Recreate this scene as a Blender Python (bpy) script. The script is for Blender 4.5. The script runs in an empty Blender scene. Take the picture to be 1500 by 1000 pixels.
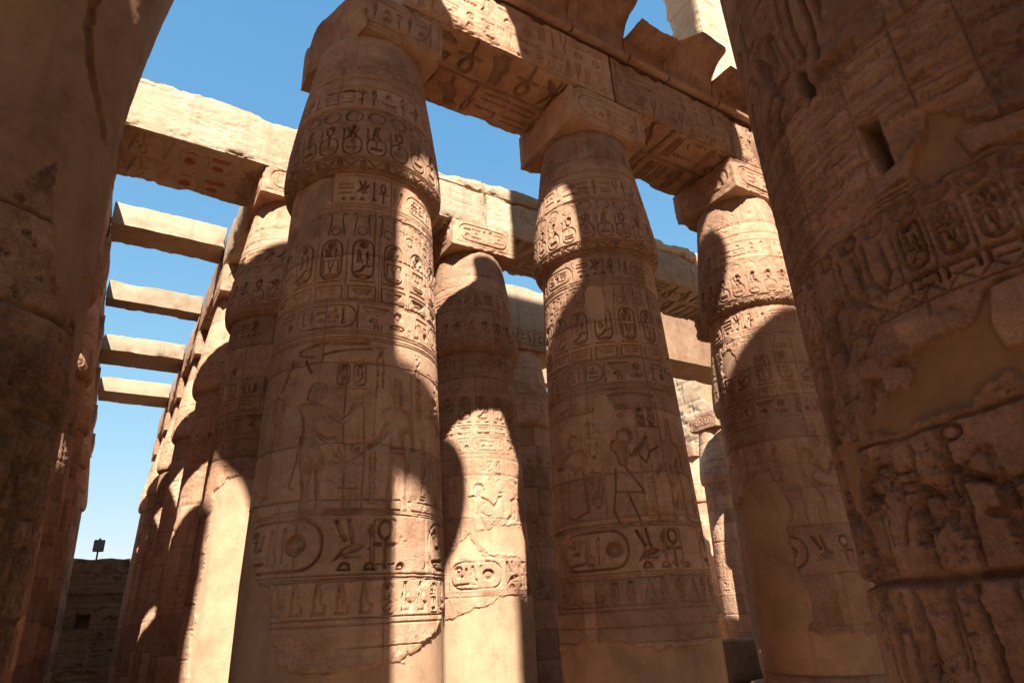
import bpy, math, random
import numpy as np
from mathutils import Matrix, Vector
C = bpy.context.scene.collection
SC = bpy.context.scene
rad = math.radians

# ------------------------------------------------------------------ camera
YAW, PITCH, ROLL = 0.5733, 0.4064, -0.0548
FPX = 936.27
CAM = np.array([-8.137, -9.119, 0.339])
def cam_axes():
    y, p, r = YAW, PITCH, ROLL
    F = np.array([math.sin(y)*math.cos(p), math.cos(y)*math.cos(p), math.sin(p)])
    R = np.array([math.cos(y), -math.sin(y), 0.0]); U = np.cross(R, F)
    return math.cos(r)*R+math.sin(r)*U, -math.sin(r)*R+math.cos(r)*U, F
CR, CU, CF = cam_axes()
cd = bpy.data.cameras.new('camera'); cam = bpy.data.objects.new('camera', cd); C.objects.link(cam)
M = Matrix(((CR[0], CU[0], -CF[0], CAM[0]), (CR[1], CU[1], -CF[1], CAM[1]), (CR[2], CU[2], -CF[2], CAM[2]), (0, 0, 0, 1)))
cam.matrix_world = M
cd.sensor_width = 36; cd.lens = FPX/1500*36; cd.clip_end = 2000; cd.clip_start = 0.05
SC.camera = cam

# ------------------------------------------------------------------ light
SL = np.array([0.42, 0.935, -1.0]); SL /= np.linalg.norm(SL)      # direction the light travels
elev = math.asin(-SL[2]); azim = math.atan2(-SL[0], -SL[1])       # towards the sun, from +Y clockwise
w = bpy.data.worlds.new('World'); SC.world = w; w.use_nodes = True
nt = w.node_tree; bg = nt.nodes['Background']
sky = nt.nodes.new('ShaderNodeTexSky'); sky.sky_type = 'NISHITA'; sky.sun_disc = False
sky.sun_elevation = elev; sky.sun_rotation = azim
sky.air_density = 1.0; sky.dust_density = 0.0; sky.ozone_density = 2.5; sky.altitude = 100
# a soft shoulder on the sky's own radiance keeps its horizon pale blue instead of white
def vm(op, a, b):
    n = nt.nodes.new('ShaderNodeVectorMath'); n.operation = op
    for k, v in enumerate((a, b)):
        if isinstance(v, tuple): n.inputs[k].default_value = v
        else: nt.links.new(v, n.inputs[k])
    return n.outputs[0]
sk = vm('DIVIDE', vm('MULTIPLY', sky.outputs[0], (0.74, 1.5, 2.3)), vm('ADD', vm('MULTIPLY', sky.outputs[0], (0.11, 0.39, 0.60)), (1.0, 1.0, 1.0)))
nt.links.new(sk, bg.inputs[0]); bg.inputs[1].default_value = 0.084
sd = bpy.data.lights.new('sun', 'SUN'); sd.energy = 4.4; sd.angle = rad(0.55); sd.color = (1.0, 0.975, 0.92)
so = bpy.data.objects.new('sun', sd); C.objects.link(so)
so.rotation_euler = Vector(tuple(-SL)).to_track_quat('Z', 'Y').to_euler()
SC.view_settings.view_transform = 'Standard'; SC.view_settings.look = 'None'
SC.view_settings.exposure = 1.98; SC.view_settings.gamma = 1.0
SC.cycles.max_bounces = 8; SC.cycles.diffuse_bounces = 5

# ------------------------------------------------------------------ tagging helpers
def tag(o, label=None, cat=None, group=None, kind=None):
    if label: o['label'] = label
    if cat: o['category'] = cat
    if group: o['group'] = group
    if kind: o['kind'] = kind
    return o
def empty(name, loc=(0, 0, 0)):
    o = bpy.data.objects.new(name, None); C.objects.link(o); o.location = loc; o.empty_display_size = 0.3
    return o
def link(name, me, mat, parent=None, loc=None):
    o = bpy.data.objects.new(name, me); C.objects.link(o)
    if mat and not me.materials: me.materials.append(mat)
    if parent: o.parent = parent
    if loc is not None: o.location = loc
    return o

# ------------------------------------------------------------------ materials
def stone_mat(name, c0, c1, c2, plaster=(0.47, 0.31, 0.17), bump=0.8, strata=0.5, dark=(0.16, 0.10, 0.065), fine=1.0):
    m = bpy.data.materials.new(name); m.use_nodes = True; t = m.node_tree; N = t.nodes; L = t.links
    b = N['Principled BSDF']; b.inputs['Roughness'].default_value = 0.92
    if 'Specular IOR Level' in b.inputs: b.inputs['Specular IOR Level'].default_value = 0.15
    geo = N.new('ShaderNodeNewGeometry')
    def noise(scale, detail=6, rough=0.6, vec=None):
        n = N.new('ShaderNodeTexNoise'); n.inputs['Scale'].default_value = scale; n.inputs['Detail'].default_value = detail
        n.inputs['Roughness'].default_value = rough; L.new(vec or geo.outputs['Position'], n.inputs['Vector']); return n.outputs[0]
    def math_(op, a, bb, c=None):
        n = N.new('ShaderNodeMath'); n.operation = op
        for k, v in enumerate((a, bb, c)):
            if v is None: continue
            if isinstance(v, (int, float)): n.inputs[k].default_value = v
            else: L.new(v, n.inputs[k])
        return n.outputs[0]
    def mix(f, a, bb, mode='MIX'):
        n = N.new('ShaderNodeMix'); n.data_type = 'RGBA'; n.blend_type = mode
        for s, v in ((n.inputs['Factor'], f), (n.inputs[6], a), (n.inputs[7], bb)):
            if isinstance(v, (int, float)): s.default_value = v
            elif isinstance(v, tuple): s.default_value = (*v, 1)
            else: L.new(v, s)
        return n.outputs[2]
    def ramp(f, stops):
        n = N.new('ShaderNodeValToRGB'); L.new(f, n.inputs[0]); e = n.color_ramp.elements
        e[0].position, e[0].color = stops[0][0], (*stops[0][1], 1); e[1].position, e[1].color = stops[-1][0], (*stops[-1][1], 1)
        for p, c in stops[1:-1]:
            x = e.new(p); x.color = (*c, 1)
        return n.outputs[0]
    mp = N.new('ShaderNodeMapping'); L.new(geo.outputs['Position'], mp.inputs[0]); mp.inputs['Scale'].default_value = (0.5, 0.5, 7.0)
    big = noise(0.45, 5, 0.6); mid = noise(3.2, 8, 0.68); st = noise(1.0, 5, 0.6, mp.outputs[0]); sm = noise(24, 6, 0.7)
    f = math_('ADD', math_('MULTIPLY', big, 0.45), math_('MULTIPLY', mid, 0.35))
    f = math_('ADD', f, math_('MULTIPLY', st, 0.2*strata)); f = math_('ADD', math_('MULTIPLY', f, 1.25), math_('MULTIPLY', sm, 0.30)); f = math_('SUBTRACT', f, 0.20+0.025*strata)
    g = lambda x: (x, x, x)
    col = ramp(f, [(0.38, c0), (0.52, c1), (0.68, c2)])
    sv = N.new('ShaderNodeMapping'); L.new(geo.outputs['Position'], sv.inputs[0]); sv.inputs['Scale'].default_value = (3.2, 3.2, 0.22)
    col = mix(ramp(noise(1.0, 7, 0.68, sv.outputs[0]), [(0.54, g(0.0)), (0.72, g(0.45))]), col, tuple(x*0.55 for x in c0))
    col = mix(ramp(noise(2.1, 9, 0.75), [(0.56, g(0.0)), (0.66, g(0.35))]), col, (c0[0]*0.95, c0[1]*0.72, c0[2]*0.62))
    # warm ochre blotches
    och = ramp(noise(1.1, 7, 0.7), [(0.54, (0, 0, 0)), (0.7, g(0.45))])
    col = mix(och, col, (c1[0]*1.08, c1[1]*0.86, c1[2]*0.66))
    # pale salts and speckle
    sp = ramp(noise(9, 8, 0.75), [(0.6, (0, 0, 0)), (0.74, g(0.35))])
    col = mix(sp, col, (c2[0]*1.1, c2[1]*1.1, c2[2]*1.12))
    pk = ramp(noise(60, 3, 0.6), [(0.32, g(0.5)), (0.42, (0, 0, 0))])
    col = mix(pk, col, (c0[0]*0.6, c0[1]*0.6, c0[2]*0.6))
    at = N.new('ShaderNodeAttribute'); at.attribute_name = 'plaster'
    pc = ramp(noise(1.7, 9, 0.72), [(0.34, tuple(x*0.74 for x in plaster)), (0.5, plaster), (0.66, tuple(x*1.16 for x in plaster))])
    vs = N.new('ShaderNodeMapping'); L.new(geo.outputs['Position'], vs.inputs[0]); vs.inputs['Scale'].default_value = (5, 5, 0.35)
    pc = mix(ramp(noise(1.0, 6, 0.7, vs.outputs[0]), [(0.52, g(0.0)), (0.70, g(0.35))]), pc, tuple(x*0.6 for x in plaster))
    pc = mix(ramp(noise(30, 6, 0.7), [(0.55, g(0.0)), (0.72, g(0.4))]), pc, tuple(x*1.25 for x in plaster))
    col = mix(at.outputs['Fac'], col, pc)
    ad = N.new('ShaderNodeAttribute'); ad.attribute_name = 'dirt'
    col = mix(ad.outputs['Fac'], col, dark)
    ap = N.new('ShaderNodeAttribute'); ap.attribute_name = 'paint'
    col = mix(ap.outputs['Fac'], col, (0.30, 0.07, 0.035))
    an = N.new('ShaderNodeAttribute'); an.attribute_name = 'tone'
    tn = math_('ADD', 1.0, math_('MULTIPLY', an.outputs['Fac'], 0.20)); cb = N.new('ShaderNodeCombineColor')
    for q in range(3): L.new(tn, cb.inputs[q])
    col = mix(1.0, col, cb.outputs[0], 'MULTIPLY')
    L.new(col, b.inputs['Base Color'])
    inv = math_('SUBTRACT', 1.0, math_('MULTIPLY', at.outputs['Fac'], 0.62))
    hh = math_('ADD', math_('MULTIPLY', noise(14*fine, 10, 0.78), 1.5), math_('MULTIPLY', noise(60*fine, 6, 0.75), 0.7))
    hh = math_('ADD', hh, math_('MULTIPLY', noise(1.0, 8, 0.7, mp.outputs[0]), 0.9*strata))
    hh = math_('MULTIPLY', hh, inv)
    bp = N.new('ShaderNodeBump'); bp.inputs['Strength'].default_value = bump; bp.inputs['Distance'].default_value = 0.022
    L.new(hh, bp.inputs['Height']); L.new(bp.outputs[0], b.inputs['Normal'])
    return m
MAT = {}
MAT['sand'] = stone_mat('weathered_sandstone', (0.27, 0.137, 0.076), (0.41, 0.231, 0.137), (0.51, 0.326, 0.210), plaster=(0.395, 0.232, 0.133))
MAT['near'] = stone_mat('brown_sandstone', (0.20, 0.098, 0.056), (0.34, 0.178, 0.106), (0.47, 0.275, 0.175), plaster=(0.235, 0.117, 0.058), bump=1.0)
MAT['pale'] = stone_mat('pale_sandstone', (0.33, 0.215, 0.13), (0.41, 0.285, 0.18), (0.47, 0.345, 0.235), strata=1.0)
MAT['conc'] = stone_mat('concrete', (0.27, 0.18, 0.11), (0.34, 0.235, 0.15), (0.40, 0.285, 0.185), strata=0.5, bump=0.6)
MAT['wall'] = stone_mat('shaded_brown_wall', (0.14, 0.078, 0.045), (0.20, 0.115, 0.066), (0.26, 0.16, 0.095))  # darker brown stands in for shade on the far wall and in the gaps
MAT['edge'] = stone_mat('rough_brown_sandstone', (0.15, 0.078, 0.043), (0.33, 0.185, 0.105), (0.52, 0.33, 0.20), plaster=(0.30, 0.165, 0.085), bump=1.0)
MAT['ground'] = stone_mat('sand_ground', (0.42, 0.28, 0.16), (0.50, 0.34, 0.20), (0.56, 0.39, 0.24), strata=0.0)
def plain(name, col, rough=0.6, metal=0.0):
    m = bpy.data.materials.new(name); m.use_nodes = True; t = m.node_tree; b = t.nodes['Principled BSDF']
    n = t.nodes.new('ShaderNodeTexNoise'); n.inputs['Scale'].default_value = 30
    r = t.nodes.new('ShaderNodeValToRGB'); t.links.new(n.outputs[0], r.inputs[0])
    r.color_ramp.elements[0].color = (*[c*0.7 for c in col], 1); r.color_ramp.elements[1].color = (*[c*1.2 for c in col], 1)
    t.links.new(r.outputs[0], b.inputs['Base Color']); b.inputs['Roughness'].default_value = rough; b.inputs['Metallic'].default_value = metal
    return m
MAT['metal'] = plain('dark_metal', (0.05, 0.045, 0.04))
MAT['glass'] = plain('lamp_glass', (0.12, 0.12, 0.12), 0.2)

# ------------------------------------------------------------------ noise
def vnoise(A, B, seed):
    rs = np.random.RandomState(seed); T = rs.rand(64, 64).astype(np.float32)
    ia = np.floor(A).astype(int); ib = np.floor(B).astype(int); fa = A-ia; fb = B-ib
    fa = fa*fa*(3-2*fa); fb = fb*fb*(3-2*fb); ia %= 64; ib %= 64; ja = (ia+1) % 64; jb = (ib+1) % 64
    return (T[ia, ib]*(1-fa)+T[ja, ib]*fa)*(1-fb)+(T[ia, jb]*(1-fa)+T[ja, jb]*fa)*fb
def fbm(A, B, seed, octv=4, gain=0.55):
    s = 0; a = 1; tot = 0
    for k in range(octv):
        s = s+a*vnoise(A*2**k+11.3*k, B*2**k+5.7*k, seed+k); tot += a; a *= gain
    return s/tot
T3 = np.random.RandomState(5).rand(32, 32, 32).astype(np.float32)
def n3(P):
    i = np.floor(P).astype(int); f = P-i; f = f*f*(3-2*f); i %= 32; j = (i+1) % 32
    x0, y0, z0 = i[:, 0], i[:, 1], i[:, 2]; x1, y1, z1 = j[:, 0], j[:, 1], j[:, 2]; fx, fy, fz = f[:, 0], f[:, 1], f[:, 2]
    a = (T3[x0, y0, z0]*(1-fx)+T3[x1, y0, z0]*fx)*(1-fy)+(T3[x0, y1, z0]*(1-fx)+T3[x1, y1, z0]*fx)*fy
    b = (T3[x0, y0, z1]*(1-fx)+T3[x1, y0, z1]*fx)*(1-fy)+(T3[x0, y1, z1]*(1-fx)+T3[x1, y1, z1]*fx)*fy
    return a*(1-fz)+b*fz
def fbm3(P, o=4):
    s = 0; a = 1; t = 0
    for k in range(o): s = s+a*n3(P*2**k+7.1*k); t += a; a *= 0.55
    return s/t
def sstep(a, b, x):
    t = np.clip((x-a)/(b-a), 0, 1); return t*t*(3-2*t)

# ------------------------------------------------------------------ relief carving on a rectangular patch of surface
DM = 1.45      # how deep the sunk relief is cut
class Relief:
    def __init__(s, u0, u1, v0, v1, d, dv=None):
        dv = dv or d
        s.nu = max(2, int(round((u1-u0)/d))+1); s.nv = max(2, int(round((v1-v0)/dv))+1)
        s.u0, s.v0 = u0, v0; s.du = (u1-u0)/(s.nu-1); s.dv = (v1-v0)/(s.nv-1)
        s.u = u0+s.du*np.arange(s.nu); s.v = v0+s.dv*np.arange(s.nv)
        s.U, s.V = np.meshgrid(s.u, s.v)
        s.h = np.zeros((s.nv, s.nu)); s.pl = np.zeros_like(s.h); s.dirt = np.zeros_like(s.h); s.paint = np.zeros_like(s.h); s.tone = np.zeros_like(s.h)
        s.e = 0.9*max(s.du, s.dv)           # edge softness
        s.painting = 0; s.stain = 0
    def win(s, a, b, c, d, m=0.05):
        i0 = max(0, int((a-m-s.u0)/s.du)); i1 = min(s.nu, int((b+m-s.u0)/s.du)+2)
        j0 = max(0, int((c-m-s.v0)/s.dv)); j1 = min(s.nv, int((d+m-s.v0)/s.dv)+2)
        if i1 <= i0 or j1 <= j0: return None
        return (slice(j0, j1), slice(i0, i1))
    def put(s, sl, d, depth, bulge=0.0, bw=0.08):
        m = sstep(-s.e*0.6, s.e*0.7, -d)
        v = -min(depth*DM, max(depth, 0.085))*m
        if bulge: v = v*(1-bulge*sstep(0.0, bw, -d))
        s.h[sl] = np.minimum(s.h[sl], v)
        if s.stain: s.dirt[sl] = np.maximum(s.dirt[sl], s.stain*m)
        if s.painting: s.paint[sl] = np.maximum(s.paint[sl], s.painting*m)
    def stroke(s, pts, wd, depth):
        w0 = wd; wd = max(wd, 1.7*s.du); depth *= w0/wd
        xs = [p[0] for p in pts]; ys = [p[1] for p in pts]
        sl = s.win(min(xs)-wd, max(xs)+wd, min(ys)-wd, max(ys)+wd)
        if sl is None: return
        U, V = s.U[sl], s.V[sl]; D = np.full(U.shape, 9.0)
        for (x0, y0), (x1, y1) in zip(pts[:-1], pts[1:]):
            dx, dy = x1-x0, y1-y0; q = dx*dx+dy*dy+1e-12
            t = np.clip(((U-x0)*dx+(V-y0)*dy)/q, 0, 1)
            D = np.minimum(D, np.hypot(U-x0-t*dx, V-y0-t*dy))
        s.put(sl, D-wd/2, depth)
    def poly(s, pts, depth, bulge=0.6, bw=0.07):
        xs = [p[0] for p in pts]; ys = [p[1] for p in pts]
        sl = s.win(min(xs), max(xs), min(ys), max(ys))
        if sl is None: return
        s.put(sl, s.pdist(pts, sl), depth, bulge, bw)
    def pdist(s, pts, sl):
        U, V = s.U[sl], s.V[sl]; D = np.full(U.shape, 9.0); ins = np.zeros(U.shape, bool)
        for k in range(len(pts)):
            x0, y0 = pts[k-1]; x1, y1 = pts[k]; dx, dy = x1-x0, y1-y0; q = dx*dx+dy*dy+1e-12
            t = np.clip(((U-x0)*dx+(V-y0)*dy)/q, 0, 1)
            D = np.minimum(D, np.hypot(U-x0-t*dx, V-y0-t*dy))
            if y0 != y1:
                c = ((y0 > V) != (y1 > V)) & (U < (x1-x0)*(V-y0)/(y1-y0)+x0); ins ^= c
        return np.where(ins, -D, D)
    def ell(s, cx, cy, rx, ry, depth, bulge=0.5, ring=0):
        sl = s.win(cx-rx, cx+rx, cy-ry, cy+ry)
        if sl is None: return
        D = (np.hypot((s.U[sl]-cx)/rx, (s.V[sl]-cy)/ry)-1)*min(rx, ry); r0 = ring; ring = max(ring, 1.7*s.du) if ring else 0; depth *= (r0/ring if ring else 1)
        if ring: s.put(sl, np.abs(D+ring/2)-ring/2, depth)
        else: s.put(sl, D, depth, bulge, min(rx, ry)*0.9)
    def rrect(s, a, b, c, d, r, wd, depth):
        sl = s.win(a, b, c, d)
        if sl is None: return
        w0 = wd; wd = max(wd, 1.7*s.du); depth *= w0/wd
        cx, cy = (a+b)/2, (c+d)/2; r = min(r, (b-a)/2*0.98, (d-c)/2*0.98)
        qx = np.abs(s.U[sl]-cx)-(b-a)/2+r; qy = np.abs(s.V[sl]-cy)-(d-c)/2+r
        D = np.hypot(np.maximum(qx, 0), np.maximum(qy, 0))+np.minimum(np.maximum(qx, qy), 0)-r
        s.put(sl, np.abs(D+wd/2)-wd/2, depth)
    def hline(s, v, wd, depth, a=None, b=None, wob=0.0, seed=1):
        a = s.u[0] if a is None else a; b = s.u[-1] if b is None else b
        n = max(2, int((b-a)/0.12)); rs = random.Random(int(seed*97+v*31))
        s.stroke_h([(a+(b-a)*k/n, v+rs.uniform(-wob, wob)) for k in range(n+1)], wd, depth)
    def stroke_h(s, pts, wd, depth):        # fast: a near-horizontal line as height-over-u
        w0 = wd; wd = max(wd, 1.5*s.dv); depth *= w0/wd
        us = np.array([p[0] for p in pts]); vs = np.array([p[1] for p in pts])
        sl = s.win(us[0], us[-1], vs.min()-wd, vs.max()+wd, 0.0)
        if sl is None: return
        vc = np.interp(s.U[sl][0], us, vs)[None, :]
        s.put(sl, np.abs(s.V[sl]-vc)-wd/2, depth)
    def glyph(s, g, x, y, w_, h_, depth, wd=None, flip=False):
        k = min(w_, h_) if wd is None else 1
        for op in GL[g]:
            t = lambda p: ((x+(1-p[0] if flip else p[0])*w_), y+p[1]*h_)
            if op[0] == 's': s.stroke([t(p) for p in op[1]], wd or max(0.016, op[2]*k), depth)
            elif op[0] == 'p': s.poly([t(p) for p in op[1]], depth, 0.55, 0.22*min(w_, h_))
            elif op[0] == 'd': q = t((op[1], op[2])); s.ell(q[0], q[1], op[3]*w_, op[4]*h_, depth, 0.6)
            elif op[0] == 'r': q = t((op[1], op[2])); s.ell(q[0], q[1], op[3]*w_, op[4]*h_, depth, 0, max(0.016, op[5]*k))
    # weathering -----------------------------------------------------
    def weather(s, seed, fine=0.004, big=0.010, fade=0.5, chips=0.012, sc=1.0):
        n = fbm(s.U*1.3*sc, s.V*1.3*sc, seed, 5)
        s.h *= 1-fade*sstep(0.56, 0.72, n)                       # areas where the carving is worn away
        s.h += (fbm(s.U*9*sc, s.V*13*sc, seed+20, 5, .68)-0.5)*2.6*fine + (fbm(s.U*0.9*sc, s.V*1.1*sc, seed+30, 3)-0.5)*2*big
        c = fbm(s.U*4*sc, s.V*7*sc, seed+40, 5, 0.65)
        s.h -= chips*sstep(0.62, 0.70, c)
    def rough(s, mask, amp, seed, sc=7, dirt=0.0):               # broken stone
        f = fbm(s.U*sc, s.V*sc*1.4, seed, 5, 0.62)
        s.h = s.h*(1-mask) + mask*(-amp*0.6 + (f-0.5)*2*amp)
        if dirt: s.dirt = np.maximum(s.dirt, mask*dirt*sstep(0.4, 0.7, f))
    def joint(s, v, seed, wd=0.02, depth=0.03, jag=0.03):
        c = v+(fbm(s.U[:1]*1.2, s.V[:1]*0+v, seed, 5)-0.5)*2*jag
        w2 = wd*(0.5+1.6*fbm(s.U[:1]*3, s.V[:1]*0+v*3, seed+3, 3)**2)
        d = np.abs(s.V-c); m = 1-sstep(0, 1, d/(w2+s.e*1.0))
        s.h = np.minimum(s.h, -depth*m); s.dirt = np.maximum(s.dirt, 0.45*m)
        # chips along the arris
        ch = fbm(s.U*5, s.V*5, seed+9, 4); m2 = (1-sstep(0.02, 0.10, d))*sstep(0.55, 0.66, ch)
        s.h -= 0.02*m2
    def drums(s, levels, seed, n=3, jd=0.03):
        rs = random.Random(seed); L_ = sorted(levels); span = s.u[-1]-s.u[0]
        for z0, z1 in zip(L_[:-1], L_[1:]):
            cuts = sorted([s.u[0]]+[s.u[0]+span*(k+rs.random())/n for k in range(n)]+[s.u[-1]+1])
            for a, b in zip(cuts[:-1], cuts[1:]):
                s.tone[(s.V >= z0) & (s.V < z1) & (s.U >= a) & (s.U < b)] = rs.uniform(-1, 1)
            for c in cuts[1:-1]: s.vjoint(c, z0, z1, .008, jd, seed+int(c*10))
    def vjoint(s, u, v0, v1, wd=0.014, depth=0.03, seed=1):
        c = u+(fbm(s.V*1.5, s.U*0+u, seed, 3)-0.5)*0.04
        m = (1-sstep(0, 1, np.abs(s.U-c)/(wd+s.e)))*((s.V > v0) & (s.V < v1))
        s.h = np.minimum(s.h, -depth*m); s.dirt = np.maximum(s.dirt, 0.4*m)
    def plaster(s, mask, level=-0.025, edge=0.02, seed=3, amp=0.002):
        # mask: signed field, >0 inside the repair (metres)
        nz = (fbm(s.U*3.1, s.V*3.1, seed, 5, 0.6)-0.5)*0.30
        k = mask+nz; m = sstep(-0.008, 0.02, k)
        lip = np.exp(-((k+0.03)/0.045)**2)*(fbm(s.U*8, s.V*8, seed+5, 4)-0.35)*edge*2.2
        s.h = (s.h+lip)*(1-m)+(level+(fbm(s.U*2, s.V*2, seed+2, 4)-0.5)*2*amp)*m
        s.pl = np.maximum(s.pl, m); s.dirt *= 1-m; s.paint *= 1-m
        return m

def circ(cx, cy, rx, ry, a0=0, a1=360, n=14):
    return [(cx+rx*math.cos(rad(a0+(a1-a0)*k/n)), cy+ry*math.sin(rad(a0+(a1-a0)*k/n))) for k in range(n+1)]
BIRD = [(0.05, 0.42), (0.0, 0.34), (0.25, 0.36), (0.42, 0.16), (0.38, 0.02), (0.62, 0.0), (0.5, 0.06), (0.55, 0.24), (0.8, 0.46), (0.86, 0.7), (1.0, 0.8), (0.86, 0.86), (0.84, 0.98), (0.66, 1.0), (0.56, 0.86), (0.5, 0.68), (0.25, 0.52)]
GL = {
 'ankh': [('r', .5, .74, .25, .26, .10), ('s', [(.5, .5), (.5, .02)], .11), ('s', [(.12, .44), (.88, .44)], .11)],
 'ra': [('r', .5, .5, .42, .42, .12), ('d', .5, .5, .12, .12)],
 'sun': [('d', .5, .5, .40, .40)],
 'loaf': [('p', circ(.5, .1, .42, .75, 0, 180, 10))],
 'reed': [('p', [(.38, 0), (.40, .45), (.22, .55), (.25, .9), (.6, 1), (.78, .82), (.7, .5), (.52, .44), (.5, 0)])],
 'water': [('s', [(0, .4), (.1, .62), (.2, .4), (.3, .62), (.4, .4), (.5, .62), (.6, .4), (.7, .62), (.8, .4), (.9, .62), (1, .4)], .10)],
 'basket': [('p', [(0, .72)]+circ(.5, .72, .5, .5, 180, 360, 10)+[(1, .72)])],
 'bird': [('p', BIRD)],
 'owl': [('p', [(.3, 0), (.28, .12), (.1, .1), (.05, .2), (.3, .5), (.34, .8), (.42, 1), (.7, 1), (.8, .8), (.72, .62), (.82, .4), (.66, .14), (.66, 0)])],
 'bar': [('s', [(.03, .5), (.97, .5)], .16)],
 'bars': [('s', [(.03, .75), (.97, .75)], .13), ('s', [(.03, .28), (.97, .28)], .13)],
 'strokes': [('s', [(.2, .1), (.2, .9)], .10), ('s', [(.5, .1), (.5, .9)], .10), ('s', [(.8, .1), (.8, .9)], .10)],
 'seated': [('p', [(.1, 0), (.9, 0), (.95, .3), (.7, .36), (.62, .5), (.72, .62), (.66, .72), (.6, .84), (.56, 1), (.3, 1), (.24, .8), (.3, .7), (.16, .55), (.2, .2)])],
 'scarab': [('d', .5, .42, .3, .34), ('s', [(.25, .6), (.05, .9), (.2, 1)], .08), ('s', [(.75, .6), (.95, .9), (.8, 1)], .08), ('s', [(.2, .3), (0, .1)], .08), ('s', [(.8, .3), (1, .1)], .08), ('d', .5, .85, .14, .1)],
 'djed': [('s', [(.5, 0), (.5, 1)], .22), ('s', [(.15, .95), (.85, .95)], .08), ('s', [(.15, .82), (.85, .82)], .08), ('s', [(.15, .69), (.85, .69)], .08), ('s', [(.2, .03), (.8, .03)], .09)],
 'house': [('s', [(.35, .1), (.05, .1), (.05, .85), (.95, .85), (.95, .1), (.65, .1)], .12)],
 'viper': [('s', [(1, .25), (.8, .15), (.6, .3), (.4, .2), (.2, .35), (.12, .6), (.25, .7)], .12), ('s', [(.2, .65), (.3, .85)], .06)],
 'eye': [('s', circ(.5, .45, .5, .38, 20, 160, 8), .09), ('s', circ(.5, .62, .5, .35, 200, 340, 8), .09), ('d', .5, .5, .14, .2)],
 'tri': [('p', [(.1, 0), (.9, 0), (.5, 1)])],
 'leg': [('s', [(.3, 1), (.3, .12), (.85, .12)], .2)],
 'throne': [('s', [(.2, 1), (.2, .05), (.85, .05), (.85, .45), (.2, .45)], .13)],
 'comb': [('s', [(0, .3), (1, .3)], .16)]+[('s', [(.08+.12*k, .35), (.08+.12*k, .75)], .07) for k in range(8)],
 'was': [('s', [(.5, 0), (.5, .85), (.25, 1), (.75, .9)], .10)],
 'sedge': [('s', [(.5, 0), (.5, .95)], .09), ('s', [(.5, .6), (.15, .85)], .09), ('s', [(.5, .6), (.85, .85)], .09), ('s', [(.5, .35), (.2, .3)], .09)],
 'bee': [('p', [(0, .1), (.2, .2), (.5, .3), (.72, .42), (.9, .55), (1, .75), (.86, .72), (.7, .62), (.5, .55), (.25, .42)]), ('p', [(.42, .5), (.16, 1), (.3, .98), (.56, .58)]), ('p', [(.55, .58), (.6, 1), (.72, .95), (.68, .6)]), ('s', [(.55, .3), (.5, .08)], .07), ('s', [(.7, .38), (.72, .1)], .07)],
 'sickle': [('s', [(.1, .9), (.5, .95), (.85, .7), (.9, .3), (.6, .05)], .15)],
 'snake': [('s', [(0, .2), (.2, .35), (.4, .2), (.6, .35), (.75, .25), (.8, .8), (.65, .95)], .13)],
 'foot': [('p', [(.3, 1), (.3, .25), (.1, .0), (.95, .0), (.8, .18), (.55, .25), (.55, 1)])],
 'horn': [('s', [(.2, 1), (.25, .55), (.5, .4), (.75, .55), (.8, 1)], .13), ('s', [(.5, .4), (.5, 0)], .12)],
}
TALL = ['ankh', 'reed', 'owl', 'bird', 'seated', 'djed', 'was', 'sedge', 'foot', 'leg', 'throne', 'horn', 'bee', 'strokes', 'scarab', 'reed', 'tri']
FLAT = ['water', 'basket', 'bar', 'bars', 'comb', 'viper', 'eye', 'loaf', 'sun', 'house', 'snake', 'bar', 'water', 'loaf', 'ra']
def text_row(R, a, b, z0, z1, depth, rs, flip=False):
    h = z1-z0; x = a
    while x < b-0.3*h:
        if rs.random() < 0.45:
            g = rs.choice(TALL); w_ = h*(0.7 if g in ('owl', 'bird', 'bee', 'seated', 'scarab') else 0.42)
            R.glyph(g, x, z0, w_, h, depth, flip=flip)
        else:
            n = 2 if rs.random() < .6 else 3; w_ = h*rs.uniform(0.55, 0.8)
            for k in range(n):
                g = rs.choice(FLAT); hh = h/n*0.82; ww = hh*1.1 if g in ('sun', 'ra', 'loaf') else w_
                R.glyph(g, x+(w_-ww)/2, z0+k*h/n+0.09*h/n, ww, hh, depth, flip=flip)
        x += w_+0.12*h
def text_col(R, a, b, z0, z1, depth, rs, frame=0):
    w_ = b-a; z = z1
    while z > z0+0.25*w_:
        r = rs.random()
        if r < 0.35:
            hh = w_*0.9; z -= hh
            if z < z0: break
            R.glyph(rs.choice(TALL), a+0.08*w_, z, w_*0.42, hh*0.9, depth); R.glyph(rs.choice(TALL), a+0.54*w_, z, w_*0.42, hh*0.9, depth)
        elif r < 0.55:
            hh = w_*0.8; z -= hh
            if z < z0: break
            R.glyph(rs.choice(['bird', 'owl', 'bee', 'seated', 'scarab']), a+0.15*w_, z, w_*0.7, hh*0.9, depth)
        else:
            hh = w_*0.34; z -= hh
            if z < z0: break
            g = rs.choice(FLAT); ww = w_*0.35 if g in ('sun', 'ra', 'loaf') else w_*0.8
            R.glyph(g, a+(w_-ww)/2, z, ww, hh*0.8, depth)
    if frame:
        R.stroke([(a, z0), (a, z1)], 0.015, frame); R.stroke([(b, z0), (b, z1)], 0.015, frame)
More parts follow.
